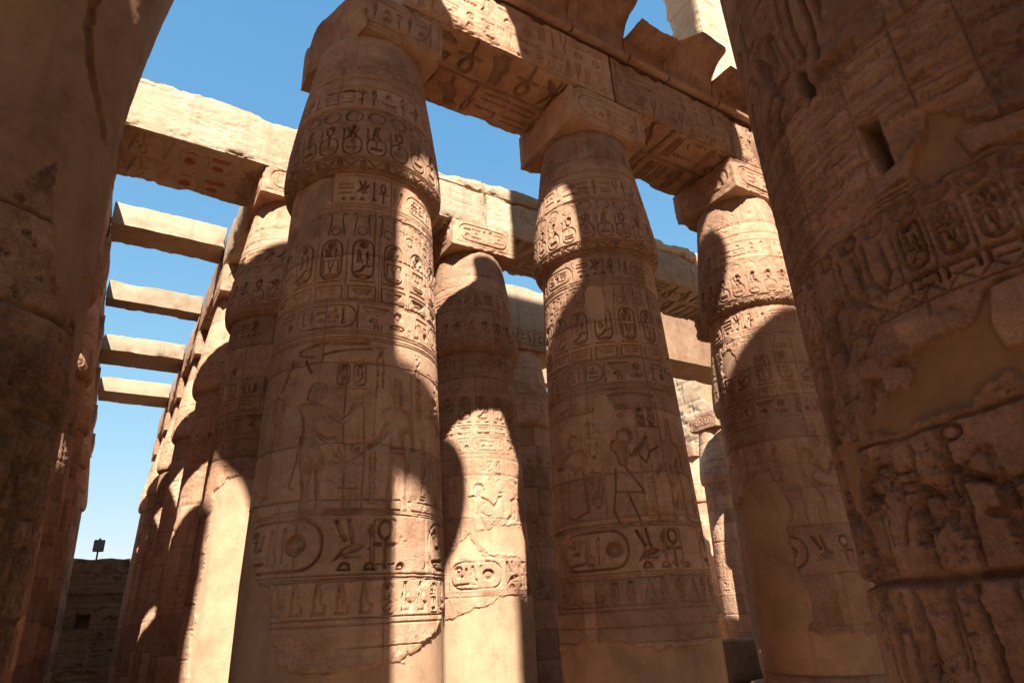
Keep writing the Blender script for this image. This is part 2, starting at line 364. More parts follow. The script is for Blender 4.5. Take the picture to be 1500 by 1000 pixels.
def cartouche(R, a, b, z0, z1, depth, rs, wd=0.025, disc=True):
    R.rrect(a, b, z0, z1, (b-a)*0.48, wd, depth*0.8)
    R.stroke([(a, z0-wd*1.3), (b, z0-wd*1.3)], wd, depth*0.8)
    w_ = b-a; i = a+0.16*w_; j = b-0.16*w_; h = z1-z0
    if disc: R.ell((i+j)/2, z1-0.14*h, w_*0.2, w_*0.2, depth*1.5, 0.3)
    k = rs.randint(0, 1)
    if k:
        R.glyph('seated', i, z0+.40*h, (j-i)*0.55, .34*h, depth); R.glyph('ankh', i+(j-i)*.62, z0+.40*h, (j-i)*0.3, .3*h, depth)
        R.stroke([(i, z0+.16*h), (i+.4*(j-i), z0+.22*h), (i+.6*(j-i), z0+.33*h), (j, z0+.34*h)], .05*h, depth)
        R.glyph('water', i, z0+.02*h, j-i, .14*h, depth)
    else:
        R.glyph('scarab', i, z0+.55*h, (j-i)*0.5, .22*h, depth); R.glyph('reed', i+(j-i)*.6, z0+.52*h, (j-i)*0.35, .25*h, depth)
        R.stroke([(i-.02*w_, z0+.47*h), (j+.02*w_, z0+.47*h)], .035*h, depth)
        R.glyph('horn', i+.25*(j-i), z0+.17*h, (j-i)*0.5, .25*h, depth); R.stroke([(i, z0+.18*h), (i, z0+.42*h)], .03*h, depth); R.stroke([(j, z0+.18*h), (j, z0+.42*h)], .03*h, depth)
        R.glyph('bars', i+.1*(j-i), z0+.03*h, (j-i)*.8, .12*h, depth)
def hcart(R, a, b, z0, z1, depth, rs, wd=0.025):
    R.rrect(a, b, z0, z1, (z1-z0)*0.48, wd, depth*0.8); m = 0.14*(z1-z0)
    R.stroke([(b+wd, z0), (b+wd, z1)], wd, depth*.8)
    text_row(R, a+m*2, b-m*1.5, z0+m*1.2, z1-m*1.2, depth, rs)

# ------------------------------------------------------------------ columns
SX, SY = 5.168, 5.649
GZ = -2.3
SHAFT = ([-2.3, -2.0, -1.5, -0.4, 0.9, 3.0, 5.0, 6.5, 6.86], [1.22, 1.27, 1.33, 1.355, 1.35, 1.285, 1.225, 1.18, 1.165])
def r_shaft(z): return np.interp(z, *SHAFT)
CAPP = [(1.165, 6.86), (1.20, 6.865), (1.26, 6.90), (1.305, 6.97), (1.325, 7.07), (1.335, 7.2), (1.33, 7.35), (1.30, 7.7), (1.25, 8.1), (1.18, 8.6), (1.11, 9.1), (1.04, 9.6), (0.985, 9.95), (0.96, 10.06)]
KING = dict(head=[(-0.65, 3.11), (-0.64, 3.25), (-0.58, 3.34), (-0.47, 3.35), (-0.38, 3.29), (-0.39, 3.23), (-0.35, 3.2), (-0.39, 3.14), (-0.39, 3.11), (-0.46, 3.07), (-0.45, 3.02), (-0.53, 3.00), (-0.55, 3.06)])
def ptl(pts, dx=0, dz=0, sx=1, sz=1, z0=1.63): return [(p[0]*sx+dx, (p[1]-z0)*sz+z0+dz) for p in pts]
def figure_king(R, dep, dx=0, sx=1, sz=1, dz=0):
    T = lambda p: ptl(p, dx, dz, sx, sz)
    R.poly(T(KING['head']), dep*1.1, .5, .09)
    R.poly(T([(-0.45, 3.03), (-0.28, 2.96), (-0.14, 2.83), (-0.06, 2.92), (-0.01, 3.04), (0.11, 3.07), (0.13, 3.02), (0.03, 2.96), (-0.07, 2.76), (-0.16, 2.75), (-0.33, 2.87), (-0.45, 2.78), (-0.50, 2.60), (-0.68, 2.60), (-0.68, 2.8), (-0.73, 2.96), (-0.77, 3.05), (-0.65, 3.07)]), dep, .6, .12)
    R.stroke(T([(-0.77, 3.03), (-0.63, 2.79), (-0.50, 2.68), (-0.31, 2.56), (-0.22, 2.58)]), .03, dep*.8)
    R.stroke(T([(-0.70, 2.93), (-0.57, 2.74), (-0.47, 2.62), (-0.34, 2.52)]), .022, dep*.6)
    R.poly(T([(-0.66, 2.6), (-0.49, 2.6), (-0.36, 2.33), (-0.34, 2.2), (-0.36, 2.18), (-0.66, 2.18), (-0.70, 2.4)]), dep*.8, .75, .10)
    R.stroke(T([(-0.69, 2.6), (-0.72, 2.3), (-0.79, 1.97), (-0.73, 1.94)]), .022, dep*.8)
    R.poly(T([(-0.64, 2.17), (-0.48, 2.17), (-0.52, 1.95), (-0.50, 1.70), (-0.34, 1.66), (-0.34, 1.63), (-0.6, 1.63), (-0.60, 1.8)]), dep*.8, .65, .09)
    R.poly(T([(-0.46, 2.17), (-0.35, 2.17), (-0.38, 1.95), (-0.33, 1.70), (-0.16, 1.66), (-0.16, 1.63), (-0.4, 1.63), (-0.43, 1.9)]), dep*.8, .65, .09)
    R.ell(*T([(0.06, 3.12)])[0], .05, .04, dep*.6, 0)
def figure_god(R, dep, dx=0, sx=1, sz=1, dz=0):
    T = lambda p: ptl(p, dx, dz, sx, sz)
    R.poly(T([(0.54, 3.04), (0.52, 3.12), (0.55, 3.22), (0.56, 3.45), (0.68, 3.45), (0.70, 3.22), (0.70, 3.1), (0.66, 3.03)]), dep*.8, .6, .09)
    R.poly(T([(0.50, 3.04), (0.37, 2.97), (0.36, 2.9), (0.42, 2.81), (0.34, 2.60), (0.18, 2.46), (0.22, 2.41), (0.42, 2.56), (0.48, 2.66), (0.50, 2.45), (0.74, 2.45), (0.73, 2.66), (0.77, 2.72), (0.82, 2.66), (0.84, 2.45), (0.90, 2.46), (0.90, 2.72), (0.86, 2.98), (0.68, 3.04)]), dep, .65, .12)
    R.poly(T([(0.50, 2.43), (0.74, 2.43), (0.78, 2.2), (0.79, 1.75), (0.84, 1.63), (0.66, 1.63), (0.66, 1.8), (0.62, 2.1), (0.55, 1.8), (0.50, 1.68), (0.36, 1.66), (0.30, 1.63), (0.46, 1.62), (0.44, 1.8), (0.47, 2.1)]), dep*.7, .75, .10)
    R.stroke(T([(0.12, 3.15), (0.16, 2.4), (0.14, 1.65)]), .022, dep*.6)
def offering(R, dep, dx=0):
    for a in range(-60, 61, 24):
        R.stroke([(dx, 2.26), (dx+0.20*math.sin(rad(a)), 2.26+0.21*math.cos(rad(a)))], .05, dep*.8)
    R.poly([(dx-.2, 2.24), (dx+.2, 2.24), (dx+.06, 2.14), (dx+.05, 1.65), (dx-.05, 1.65), (dx-.06, 2.14)], dep*.6, .6, .06)
    R.stroke([(dx-.1, 1.92), (dx+.1, 1.92)], .02, dep)

def carve_capital(R, seed, dep=1.0):
    rs = random.Random(seed); d = 0.024*dep; a, b = R.u[0], R.u[-1]; so = rs.uniform(0, .3)
    x = a-so
    while x < b:                                                   # faint pairs under the abacus
        cartouche(R, x, x+.24, 8.98, 9.55, d*.6, rs, .016); cartouche(R, x+.32, x+.56, 8.98, 9.55, d*.6, rs, .016); x += .84
    for z in (8.86, 8.82, 8.08, 8.04): R.hline(z, .018, d*.7, wob=.003)
    text_row(R, a, b, 8.16, 8.56, d*1.3, rs); R.hline(8.62, .018, d*.7, wob=.003)
    k = int(a/.37)-1
    while k*.37 < b:
        u = k*.37+so
        R.ell(u, 7.87, .145, .13, d*.8, 0, .018); R.ell(u, 7.87, .11, .10, d*.3, .8)
        g = k % 3
        R.glyph(['seated', 'horn', 'scarab'][g], u-.10, 7.36, .2, .26, d*1.7); R.glyph('was', u-.17, 7.36, .06, .24, d); R.ell(u+.02, 7.64, .045, .04, d*1.8, 0)
        R.rrect(u-.155, u+.155, 7.06, 7.42, .14, .022, d*1.1)
        R.glyph(['comb', 'bars', 'basket'][g], u-.09, 7.14, .18, .10, d*1.3); R.glyph('reed', u-.04, 7.24, .08, .12, d)
        R.rrect(u-.16, u+.16, 6.86, 7.00, .02, .02, d); R.stroke([(u-.13, 6.99), (u, 6.88), (u+.13, 6.99)], .02, d)
        R.stroke([(u-.185, 6.72), (u-.185, 7.0)], .02, d); R.poly([(u-.15, 6.83), (u+.15, 6.83), (u, 6.66)], d*.8, .7, .06)
        k += 1
    R.hline(7.03, .02, d, wob=.003); R.hline(6.85, .018, d, wob=.003)
def carve_shaft(R, seed, dep=1.0, scene=None, band_shift=0.0):
    rs = random.Random(seed); d = 0.026*dep; a, b = R.u[0], R.u[-1]
    for z in (6.80, 6.26, 6.21, 4.56, 4.10, 4.06, 4.00, 3.965, 1.63, 1.60, 0.90, 0.86, 0.42): R.hline(z, .016, d*.6, wob=.004)
    so = 0 if scene == 'a' else rs.uniform(-.25, .25)
    # sign row under the capital: cartouche, bowls, wings, ankh
    x = math.floor(a/2.1)*2.1-0.44+(0 if scene in ('a', 'b') else so*4)
    while x < b:
        R.glyph('bars', x, 6.52, .26, .16, d*1.5); R.glyph('bar', x+.02, 6.44, .22, .06, d*1.5); R.glyph('bee', x+.29, 6.44, .24, .27, d*1.5)
        R.glyph('was', x+.57, 6.40, .06, .3, d); R.glyph('ankh', x+.66, 6.33, .20, .37, d*1.4)
        for q in (.05, .2, .36, .56): R.glyph('loaf', x+q, 6.33, .09, .07, d*1.8)
        R.glyph('reed', x+.92, 6.34, .09, .34, d*1.3); R.glyph('owl', x+1.02, 6.34, .16, .3, d*1.3)
        hcart(R, x+1.22, x+1.98, 6.33, 6.68, d*1.1, rs, .018); x += 2.1
    # feathers with discs
    u = math.floor(a/.42)*.42
    while u < b:
        R.stroke([(u-.13, 5.70), (u-.09, 6.0), (u-.11, 6.08), (u-.16, 6.06)], .018, d*.7); R.stroke([(u+.13, 5.70), (u+.09, 6.0), (u+.11, 6.08), (u+.16, 6.06)], .018, d*.7)
        R.ell(u, 5.77, .085, .08, d*.7, 0, .016); u += .42
    # the row of upright cartouches
    k = int(a/.5)-1
    while k*.5 < b:
        u = k*.5+.03+so
        cartouche(R, u-.175, u+.175, 4.93, 5.62, d*1.5, rs, .022); R.ell(u, 5.53, .06, .055, d*2.4, .2)
        R.rrect(u-.215, u+.215, 4.60, 4.83, .03, .02, d); R.poly([(u-.15, 4.78), (u+.15, 4.78), (u+.09, 4.68), (u-.09, 4.68)], d, .6, .06)
        R.stroke([(u+.25, 4.62), (u+.25, 5.6)], .014, d*.5); k += 1
    # horizontal band
    x = math.floor(a/2.3)*2.3+1.32+band_shift+so*4
    while x < b:
        R.glyph('house', x-.36, 4.38, .3, .12, d*1.3); R.glyph('sun', x-.2, 4.18, .14, .15, d*1.4); R.glyph('foot', x-.42, 4.16, .14, .2, d)
        hcart(R, x, x+.95, 4.15, 4.51, d*1.1, rs, .018)
        R.stroke([(x+1.06, 4.48), (x+1.42, 4.48)], .03, d*1.4); R.glyph('basket', x+1.08, 4.32, .3, .16, d*.7); R.glyph('sun', x+1.5, 4.32, .18, .17, d*1.2)
        R.glyph('loaf', x+1.12, 4.24, .16, .10, d*1.6); R.glyph('eye', x+1.45, 4.16, .26, .12, d); R.glyph('strokes', x+1.18, 4.14, .18, .09, d); x += 2.3
    if scene == 'a':
        figure_king(R, d*1.3); figure_god(R, d*1.2); offering(R, d*1.0, -.04)
        R.stroke([(-.84, 3.83), (-.6, 3.90), (-.36, 3.93), (-.1, 3.90), (.16, 3.92)], .05, d*1.2); R.stroke([(-.46, 3.75), (-.2, 3.80), (.2, 3.84)], .03, d); R.stroke([(-.84, 3.78), (-.6, 3.72)], .02, d)
        cartouche(R, -.25, -.07, 3.27, 3.62, d, rs, .018); cartouche(R, -.03, .15, 3.27, 3.62, d, rs, .018)
        text_col(R, .26, .42, 3.2, 3.9, d*.8, rs); text_col(R, .92, 1.05, 2.9, 3.9, d*.8, rs); text_col(R, .20, .33, 1.72, 2.4, d*.6, rs); text_col(R, 1.0, 1.12, 1.7, 2.7, d*.7, rs)
        R.poly([(-1.34, 3.03), (-1.30, 3.20), (-1.2, 3.26), (-1.06, 3.18), (-1.0, 3.0), (-1.06, 2.9), (-1.08, 2.4), (-1.1, 1.9), (-1.26, 1.85), (-1.26, 2.6)], d, .6, .1)
        R.stroke([(-1.12, 3.3), (-.96, 3.72)], .04, d); R.stroke([(-.72, 3.68), (-.62, 3.5)], .03, d)
        R.hline(1.66, .02, d*.8, -1.0, 1.6); R.stroke([(.30, 3.4), (.27, 2.6)], .014, d*.5)
        figure_king(R, d, 1.95)
    elif scene == 'b':
        R.poly([(-0.10, 2.99), (-0.08, 3.06), (0.01, 3.07), (0.0, 3.15), (0.04, 3.22), (0.15, 3.26), (0.27, 3.22), (0.29, 3.11), (0.32, 3.07), (0.27, 3.0), (0.22, 2.97), (.1, 2.98)], d*1.5, .5, .09)
        R.poly([(-0.12, 2.97), (-0.10, 2.88), (-0.03, 2.82), (0.0, 2.62), (0.14, 2.55), (0.18, 2.78), (0.28, 2.82), (0.45, 3.02), (0.53, 3.1), (0.58, 3.08), (0.5, 2.96), (0.34, 2.76), (0.20, 2.74), (0.20, 2.95)], d*1.4, .6, .1)
        R.stroke([(.30, 2.86), (.49, 2.63), (.58, 2.83), (.75, 2.91)], .03, d*1.2); R.stroke([(-0.1, 2.88), (.24, 2.79)], .022, d)
        R.stroke([(-0.06, 2.55), (-0.10, 2.16), (.39, 2.13), (.12, 2.55)], .026, d*1.1); R.stroke([(-.10, 2.16), (-.16, 1.86), (-.08, 1.65), (.13, 1.63)], .026, d); R.stroke([(.1, 2.14), (.18, 1.9), (.26, 1.65), (.44, 1.62)], .026, d)
        R.poly([(-1.0, 3.08), (-.97, 3.22), (-.84, 3.28), (-.74, 3.22), (-.74, 3.1), (-.82, 3.02), (-.9, 3.0)], d*1.3, .5, .08)
        R.poly([(-1.16, 2.92), (-.91, 2.99), (-.62, 2.96), (-.57, 2.86), (-.61, 2.62), (-.85, 2.60), (-1.0, 2.72), (-1.2, 2.68), (-1.36, 2.74)], d, .6, .1)
        R.stroke([(-.98, 2.6), (-1.02, 2.0), (-1.04, 1.83), (-.88, 1.80), (-.6, 1.9), (-.62, 2.3), (-.65, 2.6)], .03, d)
        for z0, z1 in ((2.7, 3.7), (1.75, 2.6)): text_col(R, -.56, -.28, z0, z1, d*1.0, rs, d*.6)
        cartouche(R, .42, .57, 3.3, 3.62, d*1.3, rs, .018); cartouche(R, .63, .78, 3.3, 3.62, d*1.3, rs, .018); text_col(R, -.1, .35, 3.35, 3.72, d*.8, rs)
        R.stroke([(-.1, 3.85), (.3, 3.90), (.8, 3.84)], .05, d); R.stroke([(-1.1, 3.72), (-.7, 3.8)], .04, d)
        R.stroke([(.84, 3.7), (.85, 2.56), (.95, 1.8)], .02, d); figure_god(R, d, .42); text_col(R, 1.42, 1.55, 1.7, 3.2, d*.8, rs)
        text_col(R, .42, .62, 1.75, 2.4, d*.5, rs); text_col(R, -1.35, -1.2, 1.8, 2.8, d*.7, rs); text_col(R, -1.3, -.95, 3.35, 3.7, d*.8, rs)
        R.hline(1.66, .02, d*.8)
    else:
        x = a+rs.uniform(-.5, 0)
        while x < b:
            figure_king(R, d, x+.9); figure_god(R, d, x+.9); offering(R, d*.8, x+.86); text_col(R, x+.62, x+.78, 3.3, 3.9, d, rs); text_col(R, x+.86, x+1.02, 3.3, 3.9, d, rs)
            text_col(R, x+1.86, x+2.0, 1.8, 3.6, d*.8, rs); x += 2.15
    # the great band
    x0 = (-.90 if scene == 'a' else -1.22 if scene == 'b' else a+rs.uniform(-1.5, -.5))
    while x0 > a: x0 -= 2.62
    while x0 < b:
        if scene == 'b': seq = (0, 1.36)
        else: seq = (1.26, 0)
        q = x0+(0 if scene == 'b' else -.62)
        R.rrect(q, q+1.22, .95, 1.57, .28, .035, d*1.3); R.stroke([(q-.05, .95), (q-.05, 1.57)], .03, d)
        rr = q+(.88 if scene != 'b' else .98)
        R.ell(rr, 1.26, .135, .125, d*2.0, 0, .05); R.ell(rr, 1.26, .1, .09, d*1.6, .7)
        R.stroke([(q+.12, 1.40), (q+.2, 1.45), (q+.26, 1.38), (q+.2, 1.24), (q+.34, 1.24), (q+.38, 1.4)], .05, d*1.6)
        R.ell(q+.20, 1.40, .085, .075, d*1.6, 0, .035); R.stroke([(q+.12, 1.06), (q+.42, 1.08)], .04, d*1.6)
        R.glyph('seated', q+.44, 1.04, .20, .42, d*1.5); R.glyph('reed', q+.66, 1.06, .12, .42, d*1.4)
        m = q+1.34
        R.stroke([(m+.02, 1.52), (m+.13, 1.30)], .05, d*2.2); R.stroke([(m+.17, 1.53), (m+.22, 1.28)], .05, d*2.2)
        R.poly([(m, 1.05), (m+.1, 1.2), (m+.25, 1.26), (m+.36, 1.22), (m+.28, 1.15), (m+.12, 1.12)], d*2.0, .5, .07); R.stroke([(m+.14, 1.1), (m+.3, 1.1)], .03, d)
        R.glyph('loaf', m+.04, .93, .19, .14, d*2.6); R.glyph('loaf', m+.34, .93, .18, .13, d*2.6)
        R.glyph('sedge', m+.38, 1.05, .10, .45, d); R.rrect(m+.46, m+.76, 1.0, 1.55, .04, .02, d*.8)
        R.ell(m+.61, 1.42, .10, .13, d*2.0, 0, .035); R.stroke([(m+.61, 1.28), (m+.61, .98)], .05, d*1.8); R.stroke([(m+.48, 1.24), (m+.75, 1.24)], .045, d*1.8)
        R.glyph('loaf', m+.74, .93, .16, .12, d*2.6); x0 += 2.62+.02
    # small frieze below
    x = a
    while x < b:
        r = rs.random()
        if r < .35: R.glyph('tri', x, .47, .26, .34, d*.7)
        elif r < .7: cartouche(R, x+.03, x+.17, .47, .80, d*.8, rs, .016)
        else: R.glyph('seated', x, .47, .2, .34, d*.8)
        x += .26
    R.rrect(a, b, .1, .36, .02, .018, d*.5)

def ring_mesh(name, phis, rows, P, attrs, close):
    """rows x len(phis) grid of points P (n,m,3)"""
    n, m = P.shape[:2]
    me = bpy.data.meshes.new(name); V = P.reshape(-1, 3)
    idx = np.arange(n*m).reshape(n, m)
    j = np.roll(idx, -1, axis=1) if close else None
    if close: a, b, c, d = idx[:-1], j[:-1], j[1:], idx[1:]
    else: a, b, c, d = idx[:-1, :-1], idx[:-1, 1:], idx[1:, 1:], idx[1:, :-1]
    F = np.stack([a.ravel(), b.ravel(), c.ravel(), d.ravel()], 1)
    return mesh_np(me, V, F, attrs)
def mesh_np(me, V, F, attrs=None):
    me.vertices.add(len(V)); me.vertices.foreach_set('co', V.astype(np.float32).ravel())
    me.loops.add(F.size); me.loops.foreach_set('vertex_index', F.astype(np.int32).ravel())
    me.polygons.add(len(F)); me.polygons.foreach_set('loop_start', (np.arange(len(F))*F.shape[1]).astype(np.int32))
    me.polygons.foreach_set('use_smooth', np.ones(len(F), bool))
    me.update(calc_edges=True)
    for k, v in (attrs or {}).items():
        at = me.attributes.new(k, 'FLOAT', 'POINT'); at.data.foreach_set('value', v.astype(np.float32).ravel())
    return me
def face_dir(cx, cy):
    c = CAM[:2]-np.array([cx, cy]); c = c/np.hypot(*c); f = -c
    return c, np.array([f[1], -f[0]])
def lathe_mesh(name, R, rz, rn, cx, cy, c=None, right=None, back=28, caps=True):
    """surface of revolution in local coordinates about (0,0), carved by the relief R on the side facing c; rz gives (radius, z) per relief row"""
    if c is None: c, right = face_dir(cx, cy)
    phi = R.u/rn; gap = 2*math.pi-(phi[-1]-phi[0])
    pb = phi[-1]+gap*(np.arange(1, back))/back
    ph = np.concatenate([phi, pb]); n = len(rz)
    H = np.zeros((n, len(ph))); H[:, :R.nu] = R.h
    # blend the relief into the plain back
    H[:, R.nu:] = 0
    fd = np.clip(np.minimum(np.arange(R.nu), R.nu-1-np.arange(R.nu))/6.0, 0, 1); H[:, :R.nu] *= fd
    rr = np.array([q[0] for q in rz])[:, None]+H; zz = np.array([q[1] for q in rz])[:, None]+0*H
    d = np.cos(ph)[:, None]*c[None, :]+np.sin(ph)[:, None]*right[None, :]
    P = np.stack([rr*d[:, 0], rr*d[:, 1], zz], 2)
    at = {}
    for k, A in (('plaster', R.pl), ('dirt', R.dirt), ('paint', R.paint), ('tone', R.tone*(1-R.pl))):
        if np.abs(A).max() > 0:
            X = np.zeros((n, len(ph))); X[:, :R.nu] = A
            if k == 'plaster': X[:, R.nu:] = A[:, -1:]
            at[k] = X
    if caps:
        for s in (0, -1):
            row = P[s:s+1].copy() if s == 0 else P[-1:].copy(); row[..., :2] *= 0.02
            P = np.concatenate([row, P] if s == 0 else [P, row]); 
            for k in at: at[k] = np.concatenate([at[k][:1], at[k]] if s == 0 else [at[k], at[k][-1:]])
    return ring_mesh(name, ph, rz, P, at, True)

def resample(prof, d):
    out = [prof[0]]; 
    for (r0, z0), (r1, z1) in zip(prof[:-1], prof[1:]):
        L = math.hypot(r1-r0, z1-z0); n = max(1, int(round(L/d)))
        for k in range(1, n+1): out.append((r0+(r1-r0)*k/n, z0+(z1-z0)*k/n))
    # smooth
    P = np.array(out); 
    for _ in range(6): P[1:-1] = 0.25*P[:-2]+0.5*P[1:-1]+0.25*P[2:]
    return [tuple(p) for p in P]

def build_column(cx, cy, label, d=0.02, seed=1, scene=None, dep=1.0, umax=2.1, post=None, post_cap=None, mat=None, name='papyrus_column', abac=True, group='papyrus columns of the side aisle', u_lo=None, mats=None):
    t = empty(name, (cx, cy, GZ)); tag(t, label, 'column', group); mat = mat or MAT['sand']
    off = (0, 0, -GZ)
    ulo = -umax if u_lo is None else u_lo
    zl = -1.0
    R = Relief(ulo, umax, zl, 6.86, d)
    carve_shaft(R, seed, dep, scene); R.weather(seed*7+1, fade=.5 if scene in ('a', 'b') else .8)
    rs = random.Random(seed); js = [6.12, 5.35, 4.585, 3.60, 2.50, 1.78, 0.83, -0.1]; js = [js[0]]+[z+rs.uniform(-.03, .03) for z in js[1:]]
    for k, z in enumerate(js): R.joint(z, seed*5+k, 0.011, 0.022, 0.035)
    R.drums([-3]+js+[7], seed*11, 3, .022)
    if post: post(R)
    rz = [(float(r_shaft(v)), float(v)) for v in R.v]
    link('shaft', lathe_mesh('shaft', R, rz, 1.3, cx, cy), mat, t, off)
    prof = resample(CAPP, d); L = [0.0]
    for p, q in zip(prof[:-1], prof[1:]): L.append(L[-1]+math.hypot(q[0]-p[0], q[1]-p[1]))
    Lt = L[-1]; Rc = Relief(ulo, umax, 10.06-Lt, 10.06, d, Lt/(len(prof)-1)); 
    Rc.nv = len(prof)
    if Rc.h.shape[0] != len(prof):
        Rc.v = 10.06-Lt+np.array(L); Rc.U, Rc.V = np.meshgrid(Rc.u, Rc.v); Rc.h = np.zeros(Rc.U.shape); Rc.pl = Rc.h.copy(); Rc.dirt = Rc.h.copy(); Rc.paint = Rc.h.copy(); Rc.tone = Rc.h.copy(); Rc.dv = Lt/(len(prof)-1)
    carve_capital(Rc, seed+50, dep); Rc.weather(seed*3+2)
    top = sstep(9.0, 9.9, Rc.V+ (fbm(Rc.U*1.5, Rc.V*2, seed+8, 4)-.5)*1.2); Rc.rough(top*0.8, .02, seed+4)
    Rc.joint(8.05, seed+3, .010, .02, .03); Rc.joint(9.2, seed+4, .010, .02, .03); Rc.drums([6, 8.05, 9.2, 11], seed*13, 2, .018)
    # darker mottling towards the underside of the bulge
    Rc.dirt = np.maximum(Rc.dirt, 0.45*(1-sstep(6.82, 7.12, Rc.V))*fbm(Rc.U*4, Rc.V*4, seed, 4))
    if post_cap: post_cap(Rc)
    link('capital', lathe_mesh('capital', Rc, prof, 1.3, cx, cy), mat, t, off)
    Rl = Relief(-2, 2, GZ+.3, zl, .2); pl_ = [(float(r_shaft(v)), float(v)) for v in np.linspace(GZ+.28, zl+.004, 7)]
    link('lower_drum', lathe_mesh('lower_drum', Relief0(Rl, 7), pl_, 1.3, cx, cy), mat, t, off)
    # base
    bp = [(1.75, GZ+.02), (1.75, GZ+.22), (1.70, GZ+.30)]; Rb = Relief(-1, 1, GZ, GZ+.3, .15)
    link('base', lathe_mesh('base', Relief0(Rb, 3), bp, 1.3, cx, cy), mat, t, off)
    if abac:
        o = block('abacus', cx-1.085, cx+1.085, cy-1.055, cy+1.055, 10.06, 11.04, 0.03, seed, wear=0.035, relief={'-y': lambda R: abacus_face(R, seed), '-x': lambda R: abacus_face(R, seed+1)}, mat=(mats or mat), only={'-y': .02, '-x': .03, '-z': .05})
        o.parent = t; o.location = (-cx, -cy, -GZ)
    return t
class _R0: pass
def Relief0(R, n):
    q = _R0(); q.u = R.u; q.nu = R.nu; q.h = np.zeros((n, R.nu)); q.pl = q.h; q.dirt = q.h; q.paint = q.h; q.tone = q.h; return q
def abacus_face(R, seed):
    rs = random.Random(seed); a, b, c, d = R.u[0], R.u[-1], R.v[0], R.v[-1]
    hcart(R, a+.22, b-.32, c+.2, d-.2, .045, rs, .03)
    R.rrect(a+.1, b-.1, c+.1, d-.1, .02, .02, .02)

# ------------------------------------------------------------------ blocks with worn arrises and carved faces
def block(name, x0, x1, y0, y1, z0, z1, res, seed=1, wear=0.04, relief=None, mat=None, only=None, parent=None, topwear=None, post=None):
    """a cut stone; only={face:resolution}; the other faces get a coarse grid with matching edges"""
    relief = relief or {}; only = only or {}; Vs = []; Fs = []; at = {'plaster': [], 'dirt': [], 'paint': [], 'tone': []}; base = 0; tone0 = random.Random(seed*17+int(x0*10)).uniform(-.8, .8)
    lo = np.array([x0, y0, z0], float); hi = np.array([x1, y1, z1], float)
    specs = {'-x': (1, 2, 0, 0), '+x': (1, 2, 0, 1), '-y': (0, 2, 1, 0), '+y': (0, 2, 1, 1), '-z': (0, 1, 2, 0), '+z': (0, 1, 2, 1)}
    for f, (a, b, c, side) in specs.items():
        r = only.get(f, max(res, 0.06))
        R = Relief(lo[a], hi[a], lo[b], hi[b], r)
        if f in relief: relief[f](R)
        if f in only: R.h += (fbm(R.U*5, R.V*8, seed+3, 4)-.5)*.008+(fbm(R.U*1.2, R.V*1.6, seed+5, 3)-.5)*.02
        ed = np.minimum(np.minimum(R.U-lo[a], hi[a]-R.U), np.minimum(R.V-lo[b], hi[b]-R.V)); R.h *= sstep(0, .05, ed)
        P = np.zeros(R.U.shape+(3,)); P[..., a] = R.U; P[..., b] = R.V; P[..., c] = hi[c] if side else lo[c]
        Q = P.reshape(-1, 3).copy()
        dl = Q-lo; dh = hi-Q; dd = np.minimum(dl, dh); srt = np.sort(dd, axis=1); e2 = srt[:, 1]
        nz = fbm3(Q*np.array([1.6, 1.6, 1.6])+seed*3.7, 5); nf = fbm3(Q*9.0+seed, 3)
        s = 0.07+0.25*nz; am = wear*(0.35+5.0*np.maximum(nz-0.47, 0)*1.6+0.5*nf)*np.exp(-(e2/s)**1.5)
        for k in range(3):
            am2 = am
            Q[:, k] += am2*np.exp(-dl[:, k]/0.12) - am2*np.exp(-dh[:, k]/0.12)
        if topwear:                                          # ragged top course
            tz = topwear*(fbm3(np.stack([Q[:, 0]*1.1, Q[:, 1]*0.7, 0*Q[:, 0]+seed], 1), 5)-0.35)*2
            g = np.clip((Q[:, 2]-(z1-0.5))/0.5, 0, 1); Q[:, 2] -= np.maximum(tz, 0)*g*g
        nrm = np.zeros(3); nrm[c] = 1 if side else -1
        Q += R.h.reshape(-1)[:, None]*nrm
        n, m = R.U.shape; idx = np.arange(n*m).reshape(n, m)+base
        q = [idx[:-1, :-1], idx[:-1, 1:], idx[1:, 1:], idx[1:, :-1]]
        if (f in ('-y', '+x', '+z')) is False: q = q[::-1]
        Fs.append(np.stack([k.ravel() for k in q], 1)); Vs.append(Q); base += n*m
        at['plaster'].append(R.pl.ravel()); at['dirt'].append(R.dirt.ravel()); at['paint'].append(R.paint.ravel()); at['tone'].append((R.tone+tone0).ravel())
    V = np.concatenate(Vs)
    if post: V = post(V)
    at = {k: np.concatenate(v) for k, v in at.items()}; at = {k: v for k, v in at.items() if np.abs(v).max() > 0}
    me = mesh_np(bpy.data.meshes.new(name), V, np.concatenate(Fs), at)
    return link(name, me, mat or MAT['sand'], parent)
#@@SCENE
# ================================================================== the place
# ground
R = Relief(-80, 140, -100, 120, 4.0)
gz = GZ-0.03+(fbm(R.U*.1, R.V*.1, 3, 4)-.5)*.05
gP = np.stack([R.U, R.V, gz], 2); gP[0, :, 1] = -900; gP[-1, :, 1] = 900; gP[:, 0, 0] = -900; gP[:, -1, 0] = 900
idx = np.arange(R.U.size).reshape(R.U.shape)
g = link('ground', mesh_np(bpy.data.meshes.new('ground'), gP.reshape(-1, 3), np.stack([idx[:-1, :-1].ravel(), idx[:-1, 1:].ravel(), idx[1:, 1:].ravel(), idx[1:, :-1].ravel()], 1)), MAT['ground'])
tag(g, kind='structure')

def band(R, pts): return -R.pdist(pts, (slice(0, R.nv), slice(0, R.nu)))
